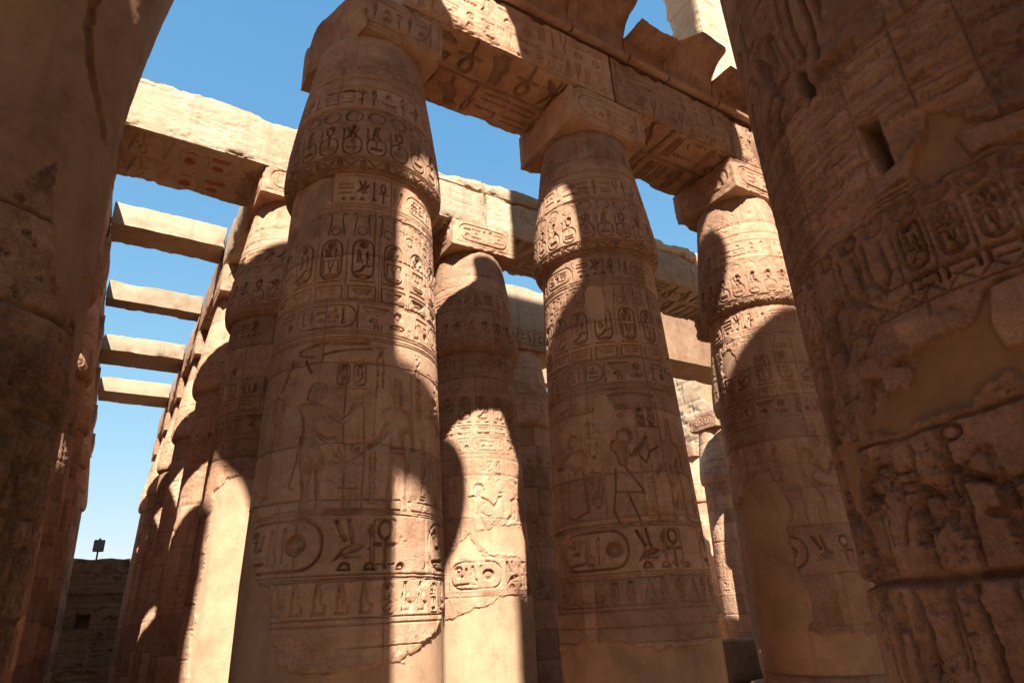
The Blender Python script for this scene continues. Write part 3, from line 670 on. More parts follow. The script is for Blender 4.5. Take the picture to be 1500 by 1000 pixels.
# ---- the big column left of centre
def postA(R):
    g = np.maximum(band(R, [(-1.42, 7.3), (-.53, 7.3), (-.52, 6.5), (-.80, 6.12), (-.56, 6.02), (-.95, 5.56), (-1.45, 5.9)]), 0)
    m = sstep(0, .05, g); R.h = R.h*(1-m)+m*(-.045+(fbm(R.U*3+R.V*2, R.V*2, 8, 4)-.5)*.08); R.dirt = np.maximum(R.dirt, m*.5*sstep(.4, .65, fbm(R.U*2, R.V*1.3, 4, 3)))
    R.plaster(band(R, [(-4, 1.9), (-1.85, 1.85), (-1.3, 1.78), (-1.42, 1.3), (-1.05, .9), (-.88, .8), (-.86, .3), (-.72, 0.0), (-.4, -.12), (.6, -.08), (1.3, .2), (1.7, .55), (4, .7), (4, -2), (-4, -2)]), -.03, .03, 5)
    s = np.clip(1-np.abs(R.V-.02-(fbm(R.U*2, R.U*0, 3, 3)-.5)*.25)/.16, 0, 1)*(R.U > -.8)*(R.U < 1.2)
    R.rough(sstep(.2, .9, s)*(1-R.pl), .02, 6, 9)
def postAc(R):
    m = sstep(.0, .35, (R.V-9.0)+(fbm(R.U*2, R.V*2, 9, 4)-.5)*1.3-.1*R.U); R.rough(m*.8, .035, 14, 5)
    g = sstep(0, .1, band(R, [(-1.5, 6.4), (-.6, 6.4), (-.62, 6.84), (-1.3, 6.84)])); R.h = R.h*(1-g)-.06*g; R.dirt = np.maximum(R.dirt, g*.4)
tA = build_column(-SX, 0, 'massive carved column left of centre with a narrow sunlit stripe down its right side', .0085, 11, 'a', 1.3, umax=1.95, post=postA, post_cap=postAc, abac=False)
# its broken abacus: the near left corner has split away along a slanting break
def cutA(V):
    V = V.copy(); X, Y, Z = V[:, 0]+SX, V[:, 1], V[:, 2]-10.06
    lim = -1.14+.72*np.clip((0.75-Y)/1.8, 0, 1)-0.14*Z+(fbm3(np.stack([Y*1.3, Z*1.3, Z*0+3], 1), 4)-.5)*.22
    lim = np.minimum(lim, .0)
    V[:, 0] = np.where(X < lim, lim-SX, V[:, 0]); return V
ab = block('abacus', -SX-1.085, -SX+1.085, -1.055, 1.055, 10.06, 11.04, .04, 3, .05, relief={'-y': lambda R: abacus_face(R, 3)}, mat=MAT['sand'], only={'-y': .018, '-x': .04, '-z': .05}, post=cutA)
ab.parent = tA; ab.location = (SX, 0, -GZ)
# ---- second column of the front row
def postB(R):
    R.plaster(band(R, [(-4, -.28), (-1.3, -.25), (-.7, -.05), (.2, -.18), (1.25, -.15), (4, -.05), (4, -3), (-4, -3)]), -.03, .03, 15)
    R.plaster(band(R, circ(-.12, 5.75, .26, .42, 0, 360, 16)), -.02, .004, 17)
    R.plaster(band(R, circ(-.18, 3.62, .2, .3, 0, 360, 16)), -.02, .004, 19)
build_column(0, 0, 'carved column in the middle of the photo, third from the right, under an intact square abacus with a cartouche', .0115, 12, 'b', 1.3, umax=1.95, post=postB)
def postC(R):
    R.plaster(band(R, [(-4, 2.2), (-1.9, 2.3), (-1.3, 2.5), (-.9, 2.85), (-.3, 2.7), (-.1, 2.2), (-.25, 1.75), (-.3, 1.0), (-.1, .5), (-.25, -.2), (.4, -.32), (4, -.3), (4, -3), (-4, -3)]), -.035, .03, 25)
    R.rough(sstep(0, .1, band(R, [(-.3, .85), (.8, .85), (.8, -.3), (-.25, -.2)])), .02, 26, 8)
    R.plaster(band(R, circ(-.95, 5.6, .3, .42, 0, 360, 16)), -.02, .004, 27)
build_column(SX, 0, 'carved column beside the great right hand column, its capital half sunlit with a curved shadow edge', .017, 13, 's', 1.3, post=postC, umax=2.0)
build_column(2*SX, 0, 'column of the front row mostly hidden behind the great right hand column', .06, 14, 's', 1.3)
# ---- second row
def postD(R):
    R.plaster(band(R, [(-1.15, 3.0), (-.9, 3.15), (0, 3.3), (4, 3.2), (4, -3), (-1.0, -3), (-1.2, 1.0)]), -.02, .02, 35)
build_column(-SX, SY, 'sunlit column directly behind the big left of centre column, smooth plaster on its lower shaft', .017, 21, 's', 1.1, post=postD)
def postE(R):
    R.plaster(band(R, [(-4, .55), (-.6, .42), (0, .6), (.5, .75), (4, .9), (4, -3), (-4, -3)]), -.025, .02, 45)
    R.plaster(band(R, [(-.2, 2.3), (.0, 1.8), (.2, 1.55), (-.3, 1.62), (-.9, 1.6), (-.6, 1.75), (-.1, 2.2), (1.5, 2.4), (1.5, 1.7), (.3, 1.75)]), -.012, .01, 47)
build_column(0, SY, 'second row column between the two front columns, lower shaft split by a curved shadow edge', .018, 22, 's', 1.25, post=postE)
# ---- simpler columns of the rows behind share one mesh
proto = build_column(SX, 2*SY, 'x', .03, 31, 's', .8)
def copy_tree(o, parent=None):
    c = o.copy(); C.objects.link(c); c.parent = parent
    for ch in o.children: copy_tree(ch, c)
    return c
def place_copy(x, y, label):
    o = copy_tree(proto); o.location = (x, y, GZ); a = lambda q: math.atan2(*(CAM[:2]-np.array(q))[::-1])
    da = a((x, y))-a((SX, 2*SY)); o.rotation_euler = (0, 0, da); o['label'] = label
    for ch in o.children:
        if ch.name.startswith('abacus'):
            ch.matrix_parent_inverse = Matrix.Rotation(-da, 4, 'Z')
    return o
proto['label'] = 'dim column deep in the hall seen in part between the middle columns'
for x, y, lb in (
    (-2*SX, SY, 'second row column standing behind the rough plastered column at the left edge'),
    (SX, SY, 'second row column hidden behind the middle column of the front row'),
    (11.9, SY, 'dark second row column whose abacus shows just left of the half sunlit column'),
    (-2*SX, 2*SY, 'third row column on the left side of the open aisle'),
    (-SX, 2*SY, 'shadowed third row column on the right side of the open aisle'),
    (0, 2*SY, 'third row column hidden behind the second row column with the curved shadow'),
    (-2*SX, 3*SY, 'fourth row column on the left side of the open aisle'),
    (-SX, 3*SY, 'fourth row column on the right side of the open aisle, its bulging capital half lit'),
    (SX, 3*SY, 'dark narrow column visible in the gap right of the second row column'),
    (-2*SX, 4*SY, 'fifth row column on the left side of the open aisle'),
    (-SX, 4*SY, 'fifth row column on the right side of the open aisle'),
    (-2*SX, 5*SY, 'sixth row column on the left side of the open aisle'),
    (-SX, 5*SY, 'sixth row column on the right side of the open aisle'),
    (-2*SX, 6*SY, 'last column on the left side of the open aisle before the end wall'),
    (-SX, 6*SY, 'last column on the right side of the open aisle before the end wall'),
    (0, 4*SY, 'column lost in shade far behind the middle of the hall'),
    (22.6, 3*SY-.6, 'broad topped dark column standing in front of the bright block wall'),
    (22.6, 4.6*SY, 'small far column at the foot of the bright block wall'),
    (20.6, 2*SY, 'third row column hidden behind the half sunlit column, far to the right'),
    (27.3, 4*SY, 'small shaded column low in front of the bright block wall'),
    (17.0, 4*SY, 'far dark column low between the two right hand front columns'),
    (0, 3*SY, 'fourth row column hidden behind the second row column with the curved shadow'),
    (SX, 4*SY, 'fifth row column in the shade behind the middle column'),
    (0, 5*SY, 'sixth row column in the shade far behind the middle column'),
    (SX, 5*SY, 'sixth row column in the deep shade right of the middle'),
    (3*SX, SY, 'second row column hidden behind the half sunlit column')):
    place_copy(x, y, lb)

words = ['first', 'second', 'third', 'fourth', 'fifth', 'sixth', 'seventh']
for i_, side in ((-3, 'nearer'), (-4, 'farther')):
    for j_ in range(0, 7):
        place_copy(i_*SX, j_*SY, '%s row column of the %s aisle, hidden behind the left edge' % (words[j_], side))
# ---- restored column at the left edge
X0_, Y0_ = -10.38, 0.5
t0 = empty('restored_column', (X0_, Y0_, GZ)); tag(t0, 'huge dark column filling the left edge, patched with smooth plaster over rough broken stone', 'column')
RL = Relief(-1.0, 2.55, GZ, 11.0, .013)
RL.h += (fbm(RL.U*1.6, RL.V*1.4, 61, 7, .68)-.5)*.26+(fbm(RL.U*7, RL.V*6, 67, 5, .7)-.5)*.12
pit = sstep(.60, .70, fbm(RL.U*4.5, RL.V*4, 63, 5, .65)); RL.h -= .05*pit; RL.dirt = np.maximum(RL.dirt, .5*pit)
for z_, sd_ in ((5.1, 1), (3.9, 2), (2.75, 3), (1.6, 4), (.55, 5)): RL.joint(z_, sd_+60, .05, .07, .12)
for k in range(7): RL.stroke([(1.1+.12*k, -.2), (1.05+.13*k+.05, 1.7), (1.2+.12*k, 2.7)], .03, .05)
RL.plaster(band(RL, [(.2, 5.2), (.75, 5.9), (.9, 5.4), (1.05, 4.6), (1.3, 4.2), (3, 4.6), (3, 11), (-2, 11), (-2, 6.2)])+.06, 0.0, .05, 64, .012)
RL.plaster(band(RL, [(1.5, 4.7), (1.8, 3.4), (2.4, 3.2), (2.6, 5)]), -.01, .03, 65, .006)
for k in range(26):
    q_ = k/25; pu = np.interp(q_, [0, .3, .6, 1], [.60, .67, .88, 1.42]); pv = np.interp(q_, [0, .3, .6, 1], [8.9, 8.19, 7.6, 6.86]); rr_ = random.Random(k)
    RL.ell(pu+rr_.uniform(-.02, .02), pv, .05+.03*rr_.random(), .09, .09, 0)
RL.rough(sstep(0, .06, .08-np.hypot((RL.U-1.5)*.6, (RL.V-6.82))), .05, 69)
RL.dirt = np.maximum(RL.dirt, .35*sstep(0, .05, band(RL, [(.55, 8.6), (.62, 8.2), (.8, 7.7), (1.1, 7.1), (1.42, 6.8), (1.45, 6.9), (1.15, 7.25), (.9, 7.8), (.72, 8.3), (.7, 8.6)])))
pz = ([-2.3, 1, 4, 6, 7.3, 8.3, 9.2, 10, 11], [1.64, 1.65, 1.62, 1.54, 1.49, 1.53, 1.60, 1.68, 1.8])
link('shaft', lathe_mesh('shaft', RL, [(float(np.interp(v, *pz)), float(v)) for v in RL.v], 1.6, X0_, Y0_), MAT['edge'], t0, (0, 0, -GZ))

# ---- great columns of the nave
NAVE_TOP = [(1.58, 6.9), (1.56, 9), (1.52, 12), (1.5, 14.0), (1.56, 14.8), (1.72, 15.6), (2.0, 16.4), (2.4, 17.1), (2.8, 17.6), (2.98, 17.85), (3.0, 18.05), (2.9, 18.12), (1.6, 18.13)]
def nave_column(cx, cy, label, d=None, carve=None, ulo=-2.8, uhi=.9, mat=None, r=1.65, zm=lambda z: z, rn=None, up=0.0):
    t = empty('nave_column', (cx, cy, GZ)); tag(t, label, 'column', 'great columns of the nave'); mat = mat or MAT['near']; off = (0, 0, -GZ); k = r/1.65
    R = Relief(ulo, uhi, -1.0, 6.9, d or .12)
    Rl = Relief(-2, 2, GZ, -1.0, .2); pl_ = [(r*1.006, float(v)) for v in np.linspace(GZ, zm(-1.0)+.01, 5)]
    link('lower_drum', lathe_mesh('lower_drum', Relief0(Rl, 5), pl_, r, cx, cy), mat, t, off)
    if carve: carve(R)
    link('shaft', lathe_mesh('shaft', R, [(r*float(np.interp(v, [-2.3, 0, 3, 6.9], [1.0, 1.008, 1.0, .992])), zm(float(v))) for v in R.v], rn or r, cx, cy), mat, t, off)
    R2 = Relief(-2, 2, 6.9, 18, .2); pr = resample([(r*.992, zm(6.9)-.02)]+[(q[0]*k*1.03 if q[0] < 1.7 else q[0], q[1]+up) for q in NAVE_TOP[1:]], .25)
    link('capital', lathe_mesh('capital', Relief0(R2, len(pr)), pr, r, cx, cy), mat, t, off)
    o = block('abacus', cx-1.35, cx+1.35, cy-1.35, cy+1.35, 18.13+up, 19.3+up, .2, 3, .03, mat=mat); o.parent = t; o.location = (-cx, -cy, -GZ)
    return t
def carveN1(R):
    global DM
    DM = 1.75
    rs = random.Random(7)
    # incised registers
    for k in range(20):
        z = 2.62+k*.082
        if z < 3.64: R.hline(z, .010, .007 if k % 3 else .014, wob=.004, seed=k)
    for k in range(7): text_row(R, R.u[0], R.u[-1], 2.66+k*.164, 2.66+k*.164+.07, .012, rs)
    for z in (3.66, 3.64, 2.60, 2.565, 2.54, 5.2, 5.1, 6.3): R.hline(z, .016, .018, wob=.003)
    # large signs of the upper register
    R.poly([(-1.17, 4.52), (-1.1, 4.49), (-1.07, 4.39), (-1.02, 4.14), (-1.0, 3.96), (-1.18, 3.88), (-1.28, 4.0), (-1.33, 4.18), (-1.42, 4.44), (-1.39, 4.5), (-1.27, 4.36), (-1.19, 4.22), (-1.20, 4.33), (-1.22, 4.44)], .055, .6, .08)
    R.ell(-1.72, 4.22, .26, .30, .02, 0, .025)
    R.poly([(-1.80, 4.36), (-1.68, 4.30), (-1.72, 4.1), (-1.79, 3.80), (-1.86, 3.8), (-1.86, 4.15)], .06, .4, .05)
    R.stroke([(-1.06, 4.02), (-1.22, 4.03), (-1.36, 3.96), (-1.46, 3.84), (-1.5, 3.68)], .07, .06); R.stroke([(-1.18, 3.86), (-1.27, 3.8), (-1.29, 3.66)], .07, .06)
    R.stroke([(-.80, 4.75), (-.86, 4.48), (-.87, 4.22), (-.84, 3.94)], .04, .05); R.stroke([(-.74, 4.6), (-.72, 4.2), (-.74, 3.86)], .05, .05); R.stroke([(-.95, 4.7), (-.98, 4.3), (-.93, 4.05)], .025, .03)
    R.stroke([(-.62, 4.4), (-.62, 4.05)], .08, .06); R.stroke([(-.5, 4.3), (-.5, 3.98)], .07, .06)
    R.ell(-.92, 3.93, .07, .06, .03, .5)
    for x in (-2.3, -2.05): R.glyph('reed', x, 3.75, .14, .7, .04)
    x = -2.6
    while x < .8: R.glyph(rs.choice(TALL), x, 5.3, .4, .9, .045); x += .5
    x = -2.6
    while x < .8: R.glyph(rs.choice(TALL+FLAT), x, 4.65 if x > -1.5 else 4.6, .26, .4, .03); x += .34
    R.poly([(-.80, 3.79), (-.48, 3.78), (-.48, 3.66), (-.78, 3.69)], .05, 0)
    # discs, cobras, cartouches
    for u in (-.34, -.53, -.75, -.15, .06, -.96, -1.2, -1.45, -1.7, -1.95): R.ell(u, 2.435, .075, .055, .03, .9); R.ell(u, 2.435, .085, .065, .028, 0, .02)
    for k, u in enumerate((-.545, -.335, -.125, .085, -.80, -1.02, -1.46, -1.68)):
        if u < -.7 and k < 6:
            R.stroke([(u-.06, 2.36), (u-.05, 2.1), (u+.02, 2.0), (u+.08, 2.1), (u+.06, 2.32)], .03, .028); R.stroke([(u-.12, 2.36), (u-.11, 2.05)], .02, .02); continue
        cartouche(R, u-.075, u+.075, 2.03, 2.36, .028, rs, .02, True)
        R.stroke([(u-.11, 2.38), (u-.11, 2.02)], .012, .016)
        R.stroke([(u-.08, 1.92), (u-.08, 1.985), (u+.08, 1.985), (u+.08, 1.92)], .02, .028); R.stroke([(u-.045, 1.93), (u+.045, 1.93)], .02, .02)
    for k in range(18): u = -2.2+k*.16; R.stroke([(u, 1.85), (u+.08, 1.92), (u+.16, 1.85)], .014, .014)
    R.hline(1.84, .014, .015, wob=.003); R.hline(2.0, .014, .012, wob=.003)
    # lappet shapes
    R.poly([(-1.30, 2.10), (-1.22, 2.16), (-1.12, 2.12), (-1.10, 2.0), (-1.17, 1.79), (-1.26, 1.70), (-1.32, 1.9)], .05, .7, .09)
    R.poly([(-1.52, 2.08), (-1.44, 2.06), (-1.46, 1.85), (-1.56, 1.55), (-1.72, 1.40), (-1.66, 1.8)], .045, .7, .09)
    R.ell(-.97, 1.84, .06, .055, .05, .6); R.stroke([(-1.05, 2.1), (-.84, 1.9), (-1.08, 1.7)], .02, .025)
    R.poly([(-1.75, 1.7), (-1.6, 1.5), (-1.62, 1.3), (-1.86, 1.3)], .04, .7, .09); R.poly([(-1.15, 1.58), (-1.0, 1.55), (-.98, 1.35), (-1.2, 1.34)], .045, .6, .08)
    # lower figures, heavily weathered
    R.poly([(-1.29, 1.09), (-1.15, 1.06), (-1.14, .95), (-1.3, .84), (-1.46, .90), (-1.42, 1.02)], .06, .7, .09)
    R.stroke([(-.94, 1.1), (-.97, .57), (-.98, .0)], .03, .035); R.stroke([(-1.12, 1.05), (-1.08, .8), (-1.16, .62)], .035, .035)
    R.poly([(-1.02, .95), (-.88, .86), (-.80, .72), (-.92, .62), (-1.05, .76)], .04, .7, .08)
    for u, z0, z1, w_ in ((-1.66, -.3, .35, .05), (-1.52, -.1, .36, .07), (-1.36, -.2, .34, .05), (-1.2, -.05, .36, .05), (-.72, .45, 1.1, .03), (-.5, .5, 1.0, .04), (-.3, .4, .9, .04), (-.8, -.2, .38, .04), (-.45, -.2, .36, .03)):
        R.stroke([(u, z0), (u+.03, (z0+z1)/2), (u-.02, z1)], w_, .045)
    R.stroke([(-.75, .95), (-.5, .82), (-.2, .86)], .05, .05); R.stroke([(-.6, .7), (-.3, .62), (.2, .7)], .05, .04); R.ell(-.68, 1.12, .07, .05, .04, 0, .02)
    x = -2.4
    while x < .8: R.glyph(rs.choice(TALL), x, .52+rs.random()*.1, .18, .42, .035); x += .26
    DM = 1.45
    R.weather(71, .007, .012, .45, .018, 1.6); R.h += (fbm(R.U*22, R.V*30, 171, 4, .75)-.5)*.03
    # broken belt above the registers and chips
    R.rough(sstep(0, .05, band(R, [(-.62, 4.3), (-.4, 4.35), (.9, 4.3), (.9, 3.75), (-.27, 3.78), (-.30, 3.70), (-.52, 3.86), (-.74, 3.86), (-.7, 4.1)])), .04, 72, 8, .3)
    R.rough(sstep(0, .04, band(R, [(-.48, 2.98), (-.26, 3.02), (0, 2.88), (.5, 2.8), (.5, 2.72), (0, 2.78), (-.2, 2.9), (-.34, 2.8), (-.5, 2.62), (-.9, 2.5), (-1.3, 2.5), (-1.3, 2.6), (-.8, 2.68), (-.55, 2.76)])), .035, 73, 9, .2)
    low = sstep(0, .25, (1.22-R.V)+(fbm(R.U*2.5, R.V*2, 74, 4)-.5)*.3)
    R.h += low*((fbm(R.U*3.5, R.V*5, 75, 8, .78)-.5)*.085); R.h -= low*.05*sstep(.58, .68, fbm(R.U*5, R.V*6, 76, 5, .6))
    R.joint(.41, 77, .045, .09, .03); R.joint(1.20, 79, .02, .05, .05); R.joint(3.68, 80, .012, .03, .015); R.joint(2.5, 82, .012, .03, .02)
    R.vjoint(-.27, 3.0, 3.72, .006, .03, 5); R.vjoint(-.93, -.6, .40, .012, .05, 6); R.vjoint(-.60, -.5, .40, .010, .05, 8); R.drums([-3, .41, 1.2, 2.5, 3.68, 5, 9], 91, 4, .02)
    R.plaster(band(R, [(-.26, 3.0), (-.05, 2.90), (.05, 2.74), (.9, 2.72), (.9, 2.44), (.1, 2.46), (-.05, 2.50), (-.16, 2.48), (-.22, 2.47), (-.39, 2.50), (-.46, 2.65), (-.36, 2.83)])-.02, -.045, .025, 83)
    R.plaster(band(R, [(-.60, 1.62), (-.41, 1.66), (-.30, 1.82), (.9, 1.86), (.9, 1.1), (-.28, 1.2), (-.32, 1.30), (-.54, 1.22), (-.81, 1.20), (-1.14, 1.26), (-1.28, 1.20), (-1.26, 1.34), (-.86, 1.46), (-.82, 1.36), (-.78, 1.50), (-.92, 1.58)])-.0, -.04, .025, 84)
    R.plaster(band(R, [(-1.75, 1.25), (-1.45, 1.25), (-1.36, 1.1), (-1.5, .9), (-1.62, .75), (-1.8, .9)]), -.03, .02, 85)
    # stone islands standing out of the plaster
    for pg in ([(-.16, 2.71), (.9, 2.66), (.9, 2.50), (-.12, 2.54)], [(-.26, 1.79), (.6, 1.8), (.6, 1.45), (-.28, 1.45), (-.32, 1.6)], [(-.79, 1.80), (-.45, 1.73), (-.42, 1.66), (-.72, 1.61), (-.8, 1.68)]):
        k = band(R, pg)+(fbm(R.U*6, R.V*6, 86, 4)-.5)*.05; m = sstep(-.01, .02, k); R.h = R.h*(1-m)+m*(.012+(fbm(R.U*7, R.V*9, 87, 6, .72)-.5)*.035); R.pl *= 1-m; R.tone = R.tone*(1-m)+1.3*m
    # sockets cut deep into the drum
    for pg, dp in (([(-.62, 3.13), (-.50, 3.11), (-.50, 2.74), (-.57, 2.73), (-.60, 2.9)], .22), ([(-.97, 3.93), (-.88, 3.86), (-.85, 3.62), (-.93, 3.57), (-.97, 3.77)], .20), ([(-.05, 2.02), (.10, 2.03), (.12, 1.86), (-.03, 1.84)], .12), ([(-.335, 2.1), (-.315, 2.1), (-.315, 2.07), (-.335, 2.07)], .06)):
        k = band(R, pg); m = sstep(-.012, .012, k+(fbm(R.U*9, R.V*9, 88, 3)-.5)*.02); R.h = R.h*(1-m)-dp*m; R.pl *= 1-m; R.dirt = np.maximum(R.dirt, .3*m)
nave_column(-2.31, -7.70, 'enormous carved nave column filling the right edge, with socket holes and plaster repairs', .0078, carveN1, ulo=-2.6, uhi=.6, r=1.78, zm=lambda z: .339+(z-.339)*1.093, rn=1.665)
for x, y, r_, lb in ((-10.0, -9.0, 1.46, 'nave column just behind the camera on the left, outside the picture'), (6.3, -7.84, 1.6, 'nave column beyond the enormous right hand column, outside the picture'), (13.6, -7.84, 1.6, 'farthest nave column of the near row, outside the picture')):
    nave_column(x, y, lb, r=r_, up=1.25 if y < -8 else 0)
for x, lb in ((-16.3, 'leftmost column across the nave, outside the picture'), (-8.5, 'column across the nave without architrave on its left, outside the picture'), (-1.6, 'column across the nave under an unbroken architrave, outside the picture'), (5.6, 'farthest column across the nave, outside the picture')):
    nave_column(x, -16.9, lb, r=1.6, up=.2 if x == -8.5 else 0)
G_ = 'architrave blocks over the columns'
def arch(label, *a, **k):
    o = block('architrave_block', *a, **k); tag(o, label, 'architrave', G_); return o
arch('nave architrave over the enormous right hand column, raised to cast shade, outside the picture', -4.2, 1.2, -8.9, -6.7, 19.3, 30.5, .5, 5, .03, mat=MAT['near'])  # raised far above lintel height so it shades the inner rows
arch('broken end of the nave architrave left of the enormous right hand column, outside the picture', -5.6, -4.21, -8.9, -6.7, 19.3, 22.2, .3, 15, .04, mat=MAT['near'])
arch('short nave architrave stub behind the camera, outside the picture', -13.7, -9.1, -10.1, -7.9, 20.56, 22.3, .5, 6, .03, mat=MAT['near'])
arch('added slender lintel casting a shadow band, bridging two columns across the nave, outside the picture', -16.5, -9.3, -17.3, -16.3, 19.16, 19.92, .3, 17, .03, mat=MAT['near'])  # added lintel, placed to throw a dark band on the left-of-centre shaft
arch('long architrave across the nave, outside the picture', -8.8, 9.0, -18.0, -15.8, 19.3, 22.55, .5, 7, .03, mat=MAT['near'])

o = block('shade_pier', -17.0, -12.58, -8.9, -6.7, GZ, 17.6, .4, 9, .05, mat=MAT['near']); tag(o, 'added unseen pier shading the left edge column, outside the picture on the left', 'pier')  # added unseen pier, placed to keep sun off the left edge column
for k, y_ in enumerate((-34.0, -52.0)):
    o = block('side_wall', -60, 60, y_-2, y_, GZ-.2, 9.0 if k == 0 else 16.0, 1.5, 9, .05, mat=MAT['near']); tag(o, ['low', 'high'][k]+' enclosure wall added behind the camera to block low sky, outside the picture', 'wall')  # walls added out of view to block low sky and darken lower shafts
# ---- architraves of the front row: carved face and deep cut soffit
def archA_face(R, seed):
    rs = random.Random(seed)
    for z in (11.12, 11.15, 11.74, 11.77, 12.42): R.hline(z, .014, .012, wob=.003)
    text_row(R, R.u[0]+.05, R.u[-1]-.05, 11.80, 12.36, .034, rs); text_row(R, R.u[0]+.05, R.u[-1]-.05, 11.2, 11.70, .034, rs); R.weather(seed, .004, .008, .4)
def soffit(R, seed, dep=.05, rows=2, paint=0, scale=1):
    rs = random.Random(seed); a, b, c, d = R.u[0], R.u[-1], R.v[0], R.v[-1]; R.stain = .5  # cut signs are also coloured darker than the soffit around them
    horiz = (b-a) > (d-c)
    m = (c+d)/2; h = (d-c)/2
    for (v0, v1) in ((c+.12, m-.07), (m+.07, d-.12)):
        x = a+.3
        while x < b-.4:
            r = rs.random(); w_ = (v1-v0)
            R.painting = paint if rs.random() < .6 else 0
            if r < .35: R.glyph(rs.choice(['bird', 'owl', 'bee', 'seated', 'ankh', 'scarab']), x, v0, w_*.75, w_, dep); x += w_*.82
            elif r < .6:
                for k in range(2): R.glyph(rs.choice(['water', 'basket', 'bars', 'comb', 'house', 'snake', 'viper']), x, v0+k*w_*.5, w_*.75, w_*.42, dep)
                x += w_*.85
            else: R.glyph(rs.choice(['reed', 'was', 'strokes', 'djed', 'tri', 'ankh']), x, v0, w_*.38, w_, dep); x += w_*.45
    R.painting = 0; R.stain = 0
    for v in (c+.06, m-.03, m+.03, d-.06): R.hline(v, .02, dep*.5, wob=.003)
    R.joint(m, seed, .03, .10, .02)
    R.weather(seed+5, .006, .012, .5)
for k, (x0, x1, lb) in enumerate(((-12.5, -8.7, 'architrave block over the rough plastered column, above the picture edge'), (-4.98, .27, 'front row architrave block left of the middle column with a sunlit patch'), (.28, 5.35, 'front row architrave block right of the vertical joint above the middle abacus'), (5.36, 12.5, 'front row architrave block running behind the great right hand column'))):
    fine = k in (1, 2)
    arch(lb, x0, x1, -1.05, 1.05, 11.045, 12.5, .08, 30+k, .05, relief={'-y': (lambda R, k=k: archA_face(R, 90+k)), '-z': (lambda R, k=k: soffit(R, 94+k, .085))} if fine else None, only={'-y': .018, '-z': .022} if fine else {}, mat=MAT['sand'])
# torus and broken cavetto cornice
def extrude(name, prof, x0, x1, res, seed, wear, mat, top_cut=None, parent=None, ribs=0):
    prof = resample([(p[0], p[1]) for p in prof]+[prof[0]], res)[:-1]
    P2 = np.array(prof); xs = np.linspace(x0, x1, max(3, int((x1-x0)/res)))
    P = np.zeros((len(xs), len(P2), 3)); P[..., 0] = xs[:, None]; P[..., 1] = P2[None, :, 0]; P[..., 2] = P2[None, :, 1]
    if top_cut:
        lim = top_cut(xs)[:, None]; P[..., 2] = np.minimum(P[..., 2], lim+0*P[..., 2])
    cen = P.mean(axis=1, keepdims=True)
    e0 = [P[:1]*(1-f)+cen[:1]*f for f in (.98, .7, .35, .06)]; e1 = [P[-1:]*(1-f)+cen[-1:]*f for f in (.06, .35, .7, .98)]
    P = np.concatenate(e0+[P]+e1); Q = P.reshape(-1, 3).copy()
    n = fbm3(Q*2.3+seed, 5)-.5; n2 = fbm3(Q*2.3+seed+40, 5)-.5; nn = fbm3(Q*9+seed, 3)-.5
    Q[:, 1] += n*wear*2+nn*wear*.4; Q[:, 2] += n2*wear*2; Q[:, 0] += nn*wear*.8
    if ribs: Q[:, 1] += ribs*np.sign(np.sin(Q[:, 0]*2*math.pi/.17))*(Q[:, 1] < -1.0)*(Q[:, 2] > 12.9)*(Q[:, 2] < 13.85)*(n > -.08)
    n_, m_ = P.shape[:2]; idx = np.arange(n_*m_).reshape(n_, m_); j = np.roll(idx, -1, axis=1)
    F = np.stack([idx[:-1].ravel(), idx[1:].ravel(), j[1:].ravel(), j[:-1].ravel()], 1)[:, ::-1]
    return link(name, mesh_np(bpy.data.meshes.new(name), Q, F), mat, parent)
CAV = [(-1.02, 12.72), (-1.02, 13.0), (-1.06, 13.25), (-1.17, 13.5), (-1.38, 13.72), (-1.60, 13.82), (-1.72, 13.86), (-1.75, 14.22), (.5, 14.22), (.5, 12.72)]
for k, (x0, x1, cut, lb) in enumerate((
    (-12.5, -8.75, None, 'cornice block above the rough plastered column, above the picture edge'),
    (-5.2, -.93, lambda x: 13.42+.1*np.sin(x*3), 'low broken length of cornice above the left of the middle abacus'),
    (-.9, .8, None, 'flaring cornice block poking up into the sky near the top centre'),
    (.83, 2.12, lambda x: 13.25+.22*fbm(x[None]*1.7, x[None]*0, 4, 4)[0]-.10*(x-.27), 'eroded cornice length between the two flaring cornice blocks'),
    (2.15, 3.92, lambda x: np.minimum(13.35+(x-2.15)*.85, 14.15-.25*np.maximum(0, x-3.4)), 'flaring cornice block in front of the tall sunlit pillar'),
    (3.95, 5.4, lambda x: 13.35-.25*(x-3.95)+.15*fbm(x[None]*3, x[None]*0, 6, 3)[0], 'crumbled cornice stones at the foot of the sunlit pillar'),
    (5.45, 12.0, lambda x: 13.3+0*x, 'cornice length running behind the great right hand column'))):
    t = empty('cornice_block', (x0, -1.0, 12.5)); tag(t, lb, 'cornice', 'broken cornice above the front row')
    o = extrude('cavetto', CAV, x0, x1, .035, k*5+3, .055, MAT['near'], cut, ribs=.006); o.parent = t; o.location = (-x0, 1.0, -12.5)
    o = extrude('torus', [(-1.10+.13*math.cos(a), 12.62+.125*math.sin(a)) for a in np.linspace(0, -2*math.pi, 15)[:-1]][::-1], x0+.005, x1-.005, .05, k*5+2, .012, MAT['near']); o.parent = t; o.location = (-x0, 1.0, -12.5)
# tall clerestory pillar
def pil(R):
    for z_ in (15.2, 16.6, 18.0, 19.5): R.joint(z_, int(z_*3), .02, .03, .02)
    R.rough(sstep(.5, .62, fbm(R.U*2, R.V*1.2, 9, 5)), .03, 4, 7)
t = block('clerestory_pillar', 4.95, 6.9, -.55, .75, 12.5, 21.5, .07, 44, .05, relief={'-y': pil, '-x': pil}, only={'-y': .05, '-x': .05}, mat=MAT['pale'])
tag(t, 'tall pale sunlit stone pillar rising above the cornice at the top right', 'pillar')

